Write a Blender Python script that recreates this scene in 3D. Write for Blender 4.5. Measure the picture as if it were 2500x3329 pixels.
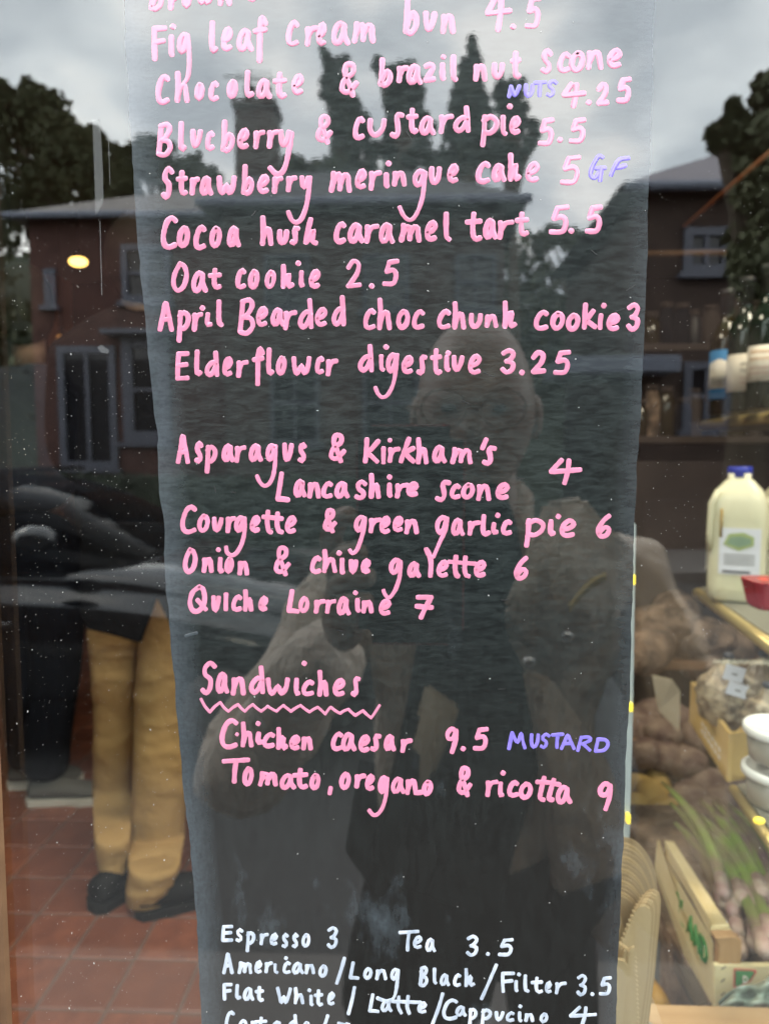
import bpy, bmesh, math, random
from mathutils import Vector, Matrix, Euler
random.seed(7)
R = math.radians
for o in list(bpy.data.objects): bpy.data.objects.remove(o)
scene = bpy.context.scene
C = scene.collection

# ------------------------------------------------------------ camera
CAM = Vector((0, -0.26, 1.45))
F_PX = 2315.0; CX, CY = 1250.0, 1664.5            # the photograph is 2500 x 3329
cd = bpy.data.cameras.new('camera'); cam = bpy.data.objects.new('camera', cd); C.objects.link(cam)
cam.location = CAM
cam.rotation_euler = (R(90 - 4.557), 0, R(2.10))
cd.sensor_fit = 'VERTICAL'; cd.sensor_height = 36.0; cd.lens = 36.0 * F_PX / 3329.0
cd.clip_start = 0.004; cd.clip_end = 600
cd.dof.use_dof = True; cd.dof.focus_distance = 0.268; cd.dof.aperture_fstop = 13.0
scene.camera = cam

# ------------------------------------------------------------ sky (broken grey cloud)
world = bpy.data.worlds.new('World'); scene.world = world; world.use_nodes = True
nt = world.node_tree; N = nt.nodes; L = nt.links; N.clear()
out = N.new('ShaderNodeOutputWorld'); bg = N.new('ShaderNodeBackground'); bg.inputs['Strength'].default_value = 0.10
sky = N.new('ShaderNodeTexSky'); sky.sky_type = 'NISHITA'; sky.sun_disc = False
sky.sun_elevation = R(48); sky.sun_rotation = R(150)
tc = N.new('ShaderNodeTexCoord'); sep = N.new('ShaderNodeSeparateXYZ'); L.new(tc.outputs['Generated'], sep.inputs[0])
zz = N.new('ShaderNodeMath'); zz.operation = 'ADD'; zz.inputs[1].default_value = 0.28; L.new(sep.outputs[2], zz.inputs[0])
zm = N.new('ShaderNodeMath'); zm.operation = 'MAXIMUM'; zm.inputs[1].default_value = 0.1; L.new(zz.outputs[0], zm.inputs[0])
dx = N.new('ShaderNodeMath'); dx.operation = 'DIVIDE'; L.new(sep.outputs[0], dx.inputs[0]); L.new(zm.outputs[0], dx.inputs[1])
dy = N.new('ShaderNodeMath'); dy.operation = 'DIVIDE'; L.new(sep.outputs[1], dy.inputs[0]); L.new(zm.outputs[0], dy.inputs[1])
cmb = N.new('ShaderNodeCombineXYZ'); L.new(dx.outputs[0], cmb.inputs[0]); L.new(dy.outputs[0], cmb.inputs[1])
cl = N.new('ShaderNodeTexNoise'); cl.inputs['Scale'].default_value = 3.4; cl.inputs['Detail'].default_value = 3.0
cl.inputs['Roughness'].default_value = 0.45; cl.inputs['Distortion'].default_value = 0.3
L.new(cmb.outputs[0], cl.inputs['Vector'])
cr = N.new('ShaderNodeValToRGB'); L.new(cl.outputs[0], cr.inputs[0])
e = cr.color_ramp.elements
e[0].position = 0.38; e[0].color = (0.50, 0.55, 0.60, 1); e[1].position = 0.62; e[1].color = (1.0, 1.0, 0.98, 1)
m1 = e.__class__ and cr.color_ramp.elements.new(0.50); m1.color = (0.70, 0.745, 0.78, 1)
cs = N.new('ShaderNodeVectorMath'); cs.operation = 'SCALE'; cs.inputs['Scale'].default_value = 71.0; L.new(cr.outputs[0], cs.inputs[0])
mx = N.new('ShaderNodeMix'); mx.data_type = 'RGBA'; mx.inputs[0].default_value = 0.9
L.new(sky.outputs[0], mx.inputs[6]); L.new(cs.outputs[0], mx.inputs[7]); L.new(mx.outputs[2], bg.inputs[0]); L.new(bg.outputs[0], out.inputs[0])

sd = bpy.data.lights.new('sun', 'SUN'); sd.energy = 1.2; sd.angle = R(16); sd.color = (1, 0.96, 0.9)
sun = bpy.data.objects.new('sun', sd); C.objects.link(sun); sun.rotation_euler = (R(48), 0, R(-70))
vs = scene.view_settings; vs.view_transform = 'Standard'; vs.look = 'None'; vs.gamma = 1; vs.exposure = 0.0
vs.use_curve_mapping = False
scene.render.engine = 'CYCLES'
scene.cycles.max_bounces = 8; scene.cycles.transparent_max_bounces = 16

# ------------------------------------------------------------ helpers
ROT = cam.rotation_euler.to_matrix()
def at(px, py, y):
    "the point at depth y (0 = window glass, + into the shop) that a photograph pixel looks at"
    d = ROT @ Vector(((px - CX) / F_PX, (CY - py) / F_PX, -1.0))
    return CAM + d * ((y - CAM.y) / d.y)
def mir(px, py, Y):
    "the point Y metres in FRONT of the glass that is seen mirrored at a photograph pixel"
    p = at(px, py, Y); return Vector((p.x, -p.y, p.z))

def tag(o, label=None, cat=None, group=None, kind=None):
    if label: o['label'] = label
    if cat: o['category'] = cat
    if group: o['group'] = group
    if kind: o['kind'] = kind
    return o
def empty(name, loc, label, cat, group=None, rz=0):
    o = bpy.data.objects.new(name, None); C.objects.link(o); o.location = loc; o.rotation_euler.z = rz
    return tag(o, label, cat, group)
def obj(name, bm, mat, parent=None, smooth=False, world_coords=True):
    me = bpy.data.meshes.new(name); bm.normal_update(); bm.to_mesh(me); bm.free()
    if smooth:
        for p in me.polygons: p.use_smooth = True
    for m in (mat if isinstance(mat, (list, tuple)) else [mat]): me.materials.append(m)
    o = bpy.data.objects.new(name, me); C.objects.link(o)
    if parent is not None:
        o.parent = parent
        if world_coords:
            o.matrix_parent_inverse = wm(parent).inverted()
    return o
def wm(o):
    m = o.matrix_basis.copy() if o.parent is None else wm(o.parent) @ o.matrix_parent_inverse @ o.matrix_basis
    return m
def copy_tree(o, parent=None):
    c = o.copy(); C.objects.link(c); c.parent = parent
    for ch in [x for x in o.children]: copy_tree(ch, c)
    return c
def B(): return bmesh.new()
def box(bm, a, b, bev=0.0, mi=0):
    x0, y0, z0 = [min(a[i], b[i]) for i in range(3)]; x1, y1, z1 = [max(a[i], b[i]) for i in range(3)]
    v = [bm.verts.new(p) for p in ((x0,y0,z0),(x1,y0,z0),(x1,y1,z0),(x0,y1,z0),(x0,y0,z1),(x1,y0,z1),(x1,y1,z1),(x0,y1,z1))]
    fs = [bm.faces.new([v[i] for i in f]) for f in ((3,2,1,0),(4,5,6,7),(0,1,5,4),(1,2,6,5),(2,3,7,6),(3,0,4,7))]
    for f in fs: f.material_index = mi
    if bev:
        es = {e for f in fs for e in f.edges}
        bmesh.ops.bevel(bm, geom=list(es), offset=bev, segments=2, affect='EDGES', profile=0.6)
    return bm
def prism(bm, pts, vec, mi=0):
    "closed outline swept along vec"
    a = [bm.verts.new(p) for p in pts]; b = [bm.verts.new(Vector(p) + Vector(vec)) for p in pts]
    f = [bm.faces.new(a), bm.faces.new(b[::-1])]; n = len(pts)
    for i in range(n): f.append(bm.faces.new((a[i], b[i], b[(i+1) % n], a[(i+1) % n])))
    for q in f: q.material_index = mi
    bmesh.ops.recalc_face_normals(bm, faces=f)
    return bm
def lathe(bm, prof, seg=24, c=(0, 0, 0), axis='Z', sq=None, mi=0):
    rings = []
    for r, z in prof:
        ring = []
        for k in range(seg):
            t = 2 * math.pi * k / seg; x, y = math.cos(t), math.sin(t)
            if sq:
                s = (abs(x)**sq + abs(y)**sq) ** (-1/sq); x *= s; y *= s
            p = (c[0] + r*x, c[1] + r*y, c[2] + z) if axis == 'Z' else ((c[0] + r*x, c[1] + z, c[2] + r*y) if axis == 'Y' else (c[0] + z, c[1] + r*x, c[2] + r*y))
            ring.append(bm.verts.new(p))
        rings.append(ring)
    fs = []
    for i in range(len(rings) - 1):
        for k in range(seg):
            fs.append(bm.faces.new((rings[i][k], rings[i][(k+1) % seg], rings[i+1][(k+1) % seg], rings[i+1][k])))
    fs.append(bm.faces.new(rings[0][::-1])); fs.append(bm.faces.new(rings[-1]))
    for f in fs: f.material_index = mi
    bmesh.ops.recalc_face_normals(bm, faces=fs)
    return bm
def tube(bm, pts, r, seg=8, mi=0):
    pts = [Vector(p) for p in pts]; rings = []
    rr = r if isinstance(r, (list, tuple)) else [r] * len(pts)
    for i, p in enumerate(pts):
        d = (pts[min(i+1, len(pts)-1)] - pts[max(i-1, 0)]).normalized()
        u = d.orthogonal().normalized() if i == 0 else (u - d * u.dot(d)).normalized()
        w = d.cross(u)
        rings.append([bm.verts.new(p + (u*math.cos(2*math.pi*k/seg) + w*math.sin(2*math.pi*k/seg)) * rr[i]) for k in range(seg)])
    fs = []
    for i in range(len(rings)-1):
        for k in range(seg):
            fs.append(bm.faces.new((rings[i][k], rings[i][(k+1) % seg], rings[i+1][(k+1) % seg], rings[i+1][k])))
    fs.append(bm.faces.new(rings[0][::-1])); fs.append(bm.faces.new(rings[-1]))
    for f in fs: f.material_index = mi
    bmesh.ops.recalc_face_normals(bm, faces=fs)
    return bm
def ball(bm, c, r, sub=2, sc=(1, 1, 1), jit=0.0, rot=None):
    ret = bmesh.ops.create_icosphere(bm, subdivisions=sub, radius=1.0)
    for v in ret['verts']:
        k = 1 + random.uniform(-jit, jit)
        p = Vector((v.co.x*sc[0]*r*k, v.co.y*sc[1]*r*k, v.co.z*sc[2]*r*k))
        if rot: p.rotate(rot)
        v.co = p + Vector(c)
    return bm
def catmull(P, step):
    if len(P) < 3: P2 = P
    out = []
    n = len(P)
    for i in range(n - 1):
        p0 = P[max(i-1, 0)]; p1 = P[i]; p2 = P[i+1]; p3 = P[min(i+2, n-1)]
        d = math.dist(p1, p2); k = max(1, int(d / step))
        for j in range(k):
            t = j / k
            out.append(tuple(0.5*((2*p1[a]) + (-p0[a]+p2[a])*t + (2*p0[a]-5*p1[a]+4*p2[a]-p3[a])*t*t + (-p0[a]+3*p1[a]-3*p2[a]+p3[a])*t**3) for a in range(2)))
    out.append(tuple(P[-1])); return out

# ------------------------------------------------------------ materials
def mat(name, col, rough=0.6, metal=0.0, spec=None, noise=None, bump=None, emis=None, ior=None, alpha=None, trans=None, coat=None):
    m = bpy.data.materials.new(name); m.use_nodes = True
    t = m.node_tree; b = t.nodes['Principled BSDF']
    b.inputs['Base Color'].default_value = (*col, 1); b.inputs['Roughness'].default_value = rough; b.inputs['Metallic'].default_value = metal
    if ior: b.inputs['IOR'].default_value = ior
    if spec is not None: b.inputs['Specular IOR Level'].default_value = spec
    if trans: b.inputs['Transmission Weight'].default_value = trans
    if coat: b.inputs['Coat Weight'].default_value = coat; b.inputs['Coat Roughness'].default_value = 0.03
    if emis: b.inputs['Emission Color'].default_value = (*emis[:3], 1); b.inputs['Emission Strength'].default_value = emis[3]
    c = t.nodes.new('ShaderNodeTexCoord')
    if noise:                                    # (scale, colour2, stretch xyz, contrast)
        sc, c2, st, con = noise
        mp = t.nodes.new('ShaderNodeMapping'); mp.inputs['Scale'].default_value = st; t.links.new(c.outputs['Object'], mp.inputs[0])
        n = t.nodes.new('ShaderNodeTexNoise'); n.inputs['Scale'].default_value = sc; n.inputs['Detail'].default_value = 6; t.links.new(mp.outputs[0], n.inputs['Vector'])
        r = t.nodes.new('ShaderNodeValToRGB'); r.color_ramp.elements[0].position = 0.5 - con; r.color_ramp.elements[1].position = 0.5 + con
        r.color_ramp.elements[0].color = (*col, 1); r.color_ramp.elements[1].color = (*c2, 1)
        t.links.new(n.outputs[0], r.inputs[0]); t.links.new(r.outputs[0], b.inputs['Base Color'])
    if bump:                                     # (scale, strength, distance, stretch)
        sc, s, d, st = bump
        mp = t.nodes.new('ShaderNodeMapping'); mp.inputs['Scale'].default_value = st; t.links.new(c.outputs['Object'], mp.inputs[0])
        n = t.nodes.new('ShaderNodeTexNoise'); n.inputs['Scale'].default_value = sc; n.inputs['Detail'].default_value = 4; t.links.new(mp.outputs[0], n.inputs['Vector'])
        bp = t.nodes.new('ShaderNodeBump'); bp.inputs['Strength'].default_value = s; bp.inputs['Distance'].default_value = d
        t.links.new(n.outputs[0], bp.inputs['Height']); t.links.new(bp.outputs[0], b.inputs['Normal'])
    return m
S1 = (1, 1, 1)
M = dict(
    brick=mat('brick_wall', (0.085, 0.040, 0.034), 0.9, noise=(3.0, (0.13, 0.062, 0.05), S1, 0.2), bump=(8, 0.4, 0.01, S1)),
    brick2=mat('brown_brick', (0.06, 0.040, 0.034), 0.9, noise=(3.0, (0.09, 0.06, 0.048), S1, 0.2)),
    slate=mat('roof_slate', (0.20, 0.18, 0.17), 0.8, noise=(2.0, (0.30, 0.27, 0.26), (1, 6, 6), 0.2), bump=(14, 0.5, 0.02, (0.3, 3, 3))),
    slate2=mat('dark_roof_slate', (0.06, 0.06, 0.065), 0.75, noise=(2.0, (0.10, 0.10, 0.11), (1, 6, 6), 0.2)),
    slate3=mat('blue_roof_slate', (0.22, 0.20, 0.23), 0.7, noise=(2.0, (0.30, 0.27, 0.29), (1, 6, 6), 0.2)),
    whitepaint=mat('white_gloss_paint', (0.115, 0.12, 0.155), 0.4),
    greypaint=mat('blue_grey_paint', (0.20, 0.22, 0.28), 0.5),
    darkframe=mat('dark_window_frame', (0.075, 0.08, 0.10), 0.6),
    housewin=mat('house_window_glass', (0.02, 0.02, 0.025), 0.05),
    asphalt=mat('asphalt', (0.05, 0.05, 0.052), 0.9, noise=(40, (0.07, 0.07, 0.07), S1, 0.2), bump=(200, 0.3, 0.004, S1)),
    paving=mat('paving_stone', (0.13, 0.12, 0.115), 0.85, noise=(5, (0.18, 0.17, 0.16), S1, 0.3)),
    line=mat('road_marking', (0.7, 0.68, 0.5), 0.7),
    grass=mat('grass_ground', (0.025, 0.035, 0.02), 0.95, noise=(3, (0.04, 0.05, 0.03), S1, 0.3)),
    leaf=mat('dark_leaf', (0.06, 0.075, 0.035), 0.7, noise=(0.8, (0.115, 0.12, 0.06), S1, 0.2)),
    pine=mat('pine_needle', (0.045, 0.06, 0.045), 0.8, noise=(1.2, (0.08, 0.10, 0.065), S1, 0.2)),
    bark=mat('bark', (0.09, 0.07, 0.05), 0.9),
    carpaint=mat('black_car_paint', (0.012, 0.013, 0.016), 0.12, coat=1.0, ior=1.6),
    carglass=mat('car_glass', (0.004, 0.004, 0.005), 0.04, ior=1.2),
    emblem=mat('grey_green_print', (0.22, 0.32, 0.22), 0.6),
    rubber=mat('rubber', (0.012, 0.012, 0.012), 0.8, spec=0.2), chrome=mat('chrome', (0.7, 0.7, 0.7), 0.15, 1.0),
    lamp_lens=mat('headlight_lens', (0.35, 0.38, 0.4), 0.1),
    skin=mat('skin', (0.27, 0.18, 0.135), 0.4, noise=(30, (0.32, 0.21, 0.155), S1, 0.3)),
    jacket=mat('waxed_brown_jacket', (0.48, 0.40, 0.33), 0.7, noise=(14, (0.70, 0.60, 0.50), S1, 0.3), bump=(14, 1.0, 0.05, (1, 1, 0.5))),
    jacket_in=mat('jacket_lining', (0.55, 0.48, 0.36), 0.8),
    black=mat('black_cloth', (0.005, 0.005, 0.006), 0.9, spec=0.1, bump=(30, 0.4, 0.02, S1)),
    tan=mat('tan_cotton', (0.41, 0.255, 0.10), 0.9, noise=(9, (0.34, 0.21, 0.08), (1, 1, 0.5), 0.2), bump=(13, 0.45, 0.03, (1, 1, 1.2))),
    navy=mat('navy_trousers', (0.006, 0.007, 0.011), 0.9, spec=0.1),
    shirt=mat('grey_blue_shirt', (0.035, 0.042, 0.062), 0.9, spec=0.1, bump=(14, 0.5, 0.02, S1)),
    shoe=mat('black_shoe', (0.006, 0.006, 0.007), 0.7, spec=0.2), sole=mat('pale_shoe_sole', (0.55, 0.52, 0.45), 0.7),
    greyshoe=mat('grey_canvas_shoe', (0.10, 0.095, 0.085), 0.8),
    hair=mat('brown_hair', (0.012, 0.009, 0.007), 0.8, spec=0.1), greyhair=mat('grey_hair', (0.25, 0.23, 0.21), 0.7),
    phone=mat('phone_back', (0.02, 0.02, 0.022), 0.35), phonecase=mat('red_phone_case', (0.30, 0.03, 0.035), 0.4),
    steel=mat('brushed_steel', (0.35, 0.35, 0.34), 0.35, 1.0),
    tile=mat('terracotta_tile', (0.14, 0.042, 0.024), 0.5, noise=(18, (0.27, 0.088, 0.046), S1, 0.22), bump=(60, 0.2, 0.002, S1)),
    tile2=mat('brown_terracotta_tile', (0.14, 0.043, 0.025), 0.5, noise=(14, (0.20, 0.066, 0.036), S1, 0.25), bump=(60, 0.2, 0.002, S1)),
    grout=mat('grout', (0.12, 0.075, 0.06), 0.95, noise=(30, (0.17, 0.11, 0.09), S1, 0.3)),
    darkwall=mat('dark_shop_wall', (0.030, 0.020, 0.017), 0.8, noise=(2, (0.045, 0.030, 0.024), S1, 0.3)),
    ceiling=mat('shop_ceiling', (0.10, 0.08, 0.07), 0.9),
    orangewood=mat('orange_wood', (0.30, 0.10, 0.035), 0.6, noise=(6, (0.22, 0.07, 0.025), (1, 1, 0.1), 0.2)),
    brownwood=mat('brown_wood', (0.13, 0.07, 0.035), 0.6, noise=(8, (0.20, 0.11, 0.055), (1, 1, 8), 0.2)),
    oak=mat('pale_oak', (0.36, 0.215, 0.10), 0.45, noise=(30, (0.47, 0.31, 0.16), (0.25, 3, 3), 0.22), bump=(90, 0.15, 0.001, (0.1, 1, 1))),
    birch=mat('birch_wood', (0.47, 0.345, 0.19), 0.6, noise=(160, (0.55, 0.42, 0.25), (1, 1, 0.12), 0.3), bump=(700, 0.2, 0.0003, (1, 1, 0.1))),
    crate=mat('poplar_crate_wood', (0.66, 0.53, 0.27), 0.7, noise=(30, (0.72, 0.61, 0.36), (1, 1, 6), 0.3)),
    endgrain=mat('crate_end_grain', (0.50, 0.30, 0.14), 0.8, noise=(60, (0.42, 0.24, 0.11), (3, 1, 0.3), 0.3)),
    card=mat('yellow_cardboard', (0.62, 0.42, 0.13), 0.75, noise=(12, (0.56, 0.38, 0.15), S1, 0.3)),
    green=mat('green_print', (0.03, 0.22, 0.05), 0.6), red=mat('red_print', (0.55, 0.10, 0.06), 0.6),
    palegreen=mat('pale_green_print', (0.35, 0.42, 0.17), 0.7),
    paper=mat('white_paper', (0.72, 0.72, 0.78), 0.7), creampaper=mat('cream_label', (0.74, 0.68, 0.58), 0.7),
    bluelabel=mat('blue_label', (0.035, 0.20, 0.45), 0.6), ink=mat('dark_ink', (0.06, 0.06, 0.07), 0.7), orangeink=mat('orange_ink', (0.6, 0.30, 0.10), 0.7), redink=mat('faded_red_ink', (0.42, 0.20, 0.16), 0.7),
    milk=mat('milk_plastic', (0.74, 0.70, 0.50), 0.35, noise=(8, (0.68, 0.64, 0.44), S1, 0.3)), bluecap=mat('blue_cap', (0.012, 0.03, 0.36), 0.4),
    winebottle=mat('dark_green_glass', (0.010, 0.018, 0.012), 0.07, ior=1.5),
    amberbottle=mat('olive_glass', (0.025, 0.018, 0.006), 0.1),
    punnet=mat('red_plastic', (0.36, 0.012, 0.03), 0.25),
    tub=mat('clear_tub_plastic', (0.36, 0.32, 0.26), 0.3), lid=mat('white_lid', (0.82, 0.82, 0.78), 0.35),
    bagplastic=mat('mushroom_bag', (0.11, 0.08, 0.055), 0.3, noise=(75, (0.42, 0.34, 0.23), S1, 0.14), bump=(50, 0.7, 0.01, S1)),
    yellowfruit=mat('lemon_peel', (0.52, 0.27, 0.03), 0.5, bump=(90, 0.3, 0.002, S1)),
    potato=mat('yellow_potato', (0.40, 0.27, 0.07), 0.7, noise=(12, (0.30, 0.19, 0.06), S1, 0.3)),
    loaf=mat('rye_loaf', (0.055, 0.035, 0.024), 0.8, noise=(26, (0.21, 0.14, 0.095), S1, 0.13), bump=(25, 1.0, 0.03, S1)),
    beet=mat('dusty_beetroot', (0.075, 0.040, 0.036), 0.85, noise=(30, (0.20, 0.145, 0.11), S1, 0.14), bump=(30, 0.8, 0.02, S1)),
    asp=mat('asparagus_green', (0.20, 0.33, 0.045), 0.5, noise=(16, (0.26, 0.19, 0.15), (1, 1, 1), 0.2)),
    asptip=mat('asparagus_white_end', (0.58, 0.50, 0.40), 0.5, noise=(40, (0.40, 0.24, 0.24), S1, 0.2)),
    asppurple=mat('asparagus_purple', (0.15, 0.09, 0.10), 0.5, noise=(20, (0.23, 0.20, 0.10), S1, 0.2)),
    ribbed=mat('dark_ribbed_tray', (0.10, 0.075, 0.05), 0.5), greyplastic=mat('grey_board', (0.20, 0.19, 0.175), 0.6),
    brass=mat('brass_edge', (0.62, 0.48, 0.20), 0.35, 0.5),
    shelfgrey=mat('grey_green_shelf', (0.20, 0.19, 0.15), 0.35),
    birchb=mat('birch_wood_warm', (0.40, 0.285, 0.15), 0.65, noise=(160, (0.47, 0.35, 0.20), (1, 1, 0.12), 0.3)),
    birchd=mat('birch_wood_dull', (0.30, 0.22, 0.13), 0.7, noise=(160, (0.38, 0.285, 0.17), (1, 1, 0.12), 0.3)),
    capsule=mat('bottle_capsule', (0.015, 0.015, 0.018), 0.5), postwhite=mat('pale_grey_enamel', (0.45, 0.49, 0.50), 0.3),
    film=mat('green_film', (0.40, 0.48, 0.40), 0.25, bump=(40, 0.6, 0.01, S1)),
    bulb=mat('warm_bulb', (1, 0.6, 0.2), 0.5, emis=(1.0, 0.62, 0.16, 5.0)),
    bulbdim=mat('dim_orange_bulb', (1, 0.45, 0.15), 0.5, emis=(1.0, 0.42, 0.10, 0.55)),
    led=mat('yellow_led', (1, 0.8, 0.1), 0.4, emis=(1.0, 0.76, 0.05, 1.0)),  # glow stands in for yellow lamp reflections on upright and shelf edge
    lampwhite=mat('ceiling_lamp_diffuser', (0.8, 0.8, 0.8), 0.5, emis=(1.0, 0.9, 0.75, 3.0)),
    exit=mat('green_exit_light', (0.2, 0.5, 0.1), 0.5, emis=(0.55, 0.9, 0.12, 0.9)),
    dust=mat('dust_speck', (0.5, 0.5, 0.48), 0.8),
    fleck=mat('dark_fleck', (0.02, 0.02, 0.02), 0.5),
)
def painty(name, c1, c2, streak=(1, 1, 1)):
    m = mat(name, c1, 0.10, noise=(380, c2, streak, 0.20), bump=(1400, 0.10, 0.00003, streak), ior=1.7)
    return m
M['pink'] = painty('pink_paint_marker', (0.84, 0.27, 0.42), (0.60, 0.22, 0.33), (0.6, 1, 0.25))
M['purple'] = painty('purple_paint_marker', (0.27, 0.21, 0.74), (0.20, 0.16, 0.62), (1, 1, 0.4))
M['white'] = painty('white_paint_marker', (0.66, 0.70, 0.78), (0.36, 0.42, 0.50), (1, 1, 0.12))

# window glass: both faces mirror a little, the rest passes straight through
g = bpy.data.materials.new('window_glass'); g.use_nodes = True; t = g.node_tree; t.nodes.clear()
o_ = t.nodes.new('ShaderNodeOutputMaterial'); mxs = t.nodes.new('ShaderNodeMixShader')
tr = t.nodes.new('ShaderNodeBsdfTransparent'); tr.inputs[0].default_value = (0.96, 0.98, 0.96, 1)
gl = t.nodes.new('ShaderNodeBsdfGlossy'); gl.inputs['Roughness'].default_value = 0.0
lw = t.nodes.new('ShaderNodeLayerWeight'); lw.inputs[0].default_value = 0.5
pw = t.nodes.new('ShaderNodeMath'); pw.operation = 'POWER'; pw.inputs[1].default_value = 5; t.links.new(lw.outputs['Facing'], pw.inputs[0])
ml = t.nodes.new('ShaderNodeMath'); ml.operation = 'MULTIPLY_ADD'; ml.inputs[1].default_value = 0.9; ml.inputs[2].default_value = 0.095; t.links.new(pw.outputs[0], ml.inputs[0])
nz = t.nodes.new('ShaderNodeTexNoise'); nz.inputs['Scale'].default_value = 3.0; nz.inputs['Detail'].default_value = 0
tcg = t.nodes.new('ShaderNodeTexCoord'); t.links.new(tcg.outputs['Object'], nz.inputs['Vector'])
bpg = t.nodes.new('ShaderNodeBump'); bpg.inputs['Strength'].default_value = 0.05; bpg.inputs['Distance'].default_value = 0.01
t.links.new(nz.outputs[0], bpg.inputs['Height']); t.links.new(bpg.outputs[0], gl.inputs['Normal'])
t.links.new(ml.outputs[0], mxs.inputs[0]); t.links.new(tr.outputs[0], mxs.inputs[1]); t.links.new(gl.outputs[0], mxs.inputs[2]); t.links.new(mxs.outputs[0], o_.inputs[0])
M['glass'] = g

# brushed blackboard paint
bb = bpy.data.materials.new('brushed_blackboard_paint'); bb.use_nodes = True; t = bb.node_tree; P = t.nodes['Principled BSDF']; ln = t.links.new
def nd(k, **kw):
    n = t.nodes.new(k)
    for a, b in kw.items():
        if a in n.inputs: n.inputs[a].default_value = b
        else: setattr(n, a, b)
    return n
tcb = nd('ShaderNodeTexCoord'); uv = nd('ShaderNodeUVMap'); uv.uv_map = 'UVMap'
mh = nd('ShaderNodeMapping'); mh.inputs['Scale'].default_value = (0.28, 1, 1.0); ln(tcb.outputs['Object'], mh.inputs[0])
mv = nd('ShaderNodeMapping'); mv.inputs['Scale'].default_value = (1, 1, 0.2); ln(tcb.outputs['Object'], mv.inputs[0])
nh = nd('ShaderNodeTexNoise', Scale=620.0, Detail=4.0, Distortion=0.6); ln(mh.outputs[0], nh.inputs['Vector'])
nv = nd('ShaderNodeTexNoise', Scale=620.0, Detail=4.0, Distortion=0.6); ln(mv.outputs[0], nv.inputs['Vector'])
sx = nd('ShaderNodeSeparateXYZ'); ln(uv.outputs[0], sx.inputs[0])
low = nd('ShaderNodeMapRange'); low.inputs[1].default_value = 0.45; low.inputs[2].default_value = 0.25; ln(sx.outputs[1], low.inputs[0])
hm = nd('ShaderNodeMix'); ln(low.outputs[0], hm.inputs[0]); ln(nh.outputs[0], hm.inputs[2]); ln(nv.outputs[0], hm.inputs[3])
canvas = nd('ShaderNodeTexNoise', Scale=800.0, Detail=3.0); ln(tcb.outputs['Object'], canvas.inputs['Vector'])
lump = nd('ShaderNodeTexNoise', Scale=60.0, Detail=2.0); ln(tcb.outputs['Object'], lump.inputs['Vector'])
ad = nd('ShaderNodeMath', operation='MULTIPLY_ADD'); ad.inputs[1].default_value = 0.9; ln(canvas.outputs[0], ad.inputs[0]); ln(hm.outputs[0], ad.inputs[2])
ad2 = nd('ShaderNodeMath', operation='MULTIPLY_ADD'); ad2.inputs[1].default_value = 0.9; ln(lump.outputs[0], ad2.inputs[0]); ln(ad.outputs[0], ad2.inputs[2])
bpn = nd('ShaderNodeBump', Strength=0.7, Distance=0.00022); ln(ad2.outputs[0], bpn.inputs['Height']); ln(bpn.outputs[0], P.inputs['Normal'])
base = nd('ShaderNodeValToRGB'); base.color_ramp.elements[0].color = (0.007, 0.010, 0.010, 1); base.color_ramp.elements[1].color = (0.022, 0.029, 0.028, 1)
base.color_ramp.elements[0].position = 0.35; base.color_ramp.elements[1].position = 0.65; ln(hm.outputs[0], base.inputs[0])
lowc = nd('ShaderNodeMix', data_type='RGBA'); lowc.inputs[7].default_value = (0.018, 0.016, 0.0145, 1); ln(base.outputs[0], lowc.inputs[6])
lm = nd('ShaderNodeMath', operation='MULTIPLY'); lm.inputs[1].default_value = 0.75; ln(low.outputs[0], lm.inputs[0]); ln(lm.outputs[0], lowc.inputs[0])
# thin, chalky paint along both edges and in wiped patches
e1 = nd('ShaderNodeMapRange'); e1.inputs[1].default_value = 0.065; e1.inputs[2].default_value = 0.0; ln(sx.outputs[0], e1.inputs[0])
e2 = nd('ShaderNodeMapRange'); e2.inputs[1].default_value = 0.955; e2.inputs[2].default_value = 1.0; ln(sx.outputs[0], e2.inputs[0])
es = nd('ShaderNodeMath', operation='MULTIPLY_ADD'); es.inputs[1].default_value = 0.45; ln(e2.outputs[0], es.inputs[0]); ln(e1.outputs[0], es.inputs[2])
wn = nd('ShaderNodeTexNoise', Scale=26.0, Detail=5.0, Roughness=0.65); mw = nd('ShaderNodeMapping'); mw.inputs['Scale'].default_value = (1, 1, 0.55); ln(tcb.outputs['Object'], mw.inputs[0]); ln(mw.outputs[0], wn.inputs['Vector'])
wr = nd('ShaderNodeMapRange'); wr.inputs[1].default_value = 0.58; wr.inputs[2].default_value = 0.76; ln(wn.outputs[0], wr.inputs[0])
wl = nd('ShaderNodeMath', operation='MULTIPLY'); ln(wr.outputs[0], wl.inputs[0]); ln(low.outputs[0], wl.inputs[1])
wa = nd('ShaderNodeMath', operation='MULTIPLY_ADD'); wa.inputs[1].default_value = 1.5; ln(wl.outputs[0], wa.inputs[0]); ln(es.outputs[0], wa.inputs[2])
wx = nd('ShaderNodeMath', operation='MULTIPLY'); ln(wa.outputs[0], wx.inputs[0]); ln(ad.outputs[0], wx.inputs[1])
chalk = nd('ShaderNodeMix', data_type='RGBA'); chalk.inputs[7].default_value = (0.060, 0.072, 0.080, 1); ln(lowc.outputs[2], chalk.inputs[6]); ln(wx.outputs[0], chalk.inputs[0])
ln(chalk.outputs[2], P.inputs['Base Color'])
rr_ = nd('ShaderNodeMapRange'); rr_.inputs[3].default_value = 0.008; rr_.inputs[4].default_value = 0.028; ln(hm.outputs[0], rr_.inputs[0]); ln(rr_.outputs[0], P.inputs['Roughness'])
P.inputs['IOR'].default_value = 1.5; P.inputs['Coat Weight'].default_value = 1.0; P.inputs['Coat IOR'].default_value = 1.95
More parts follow.
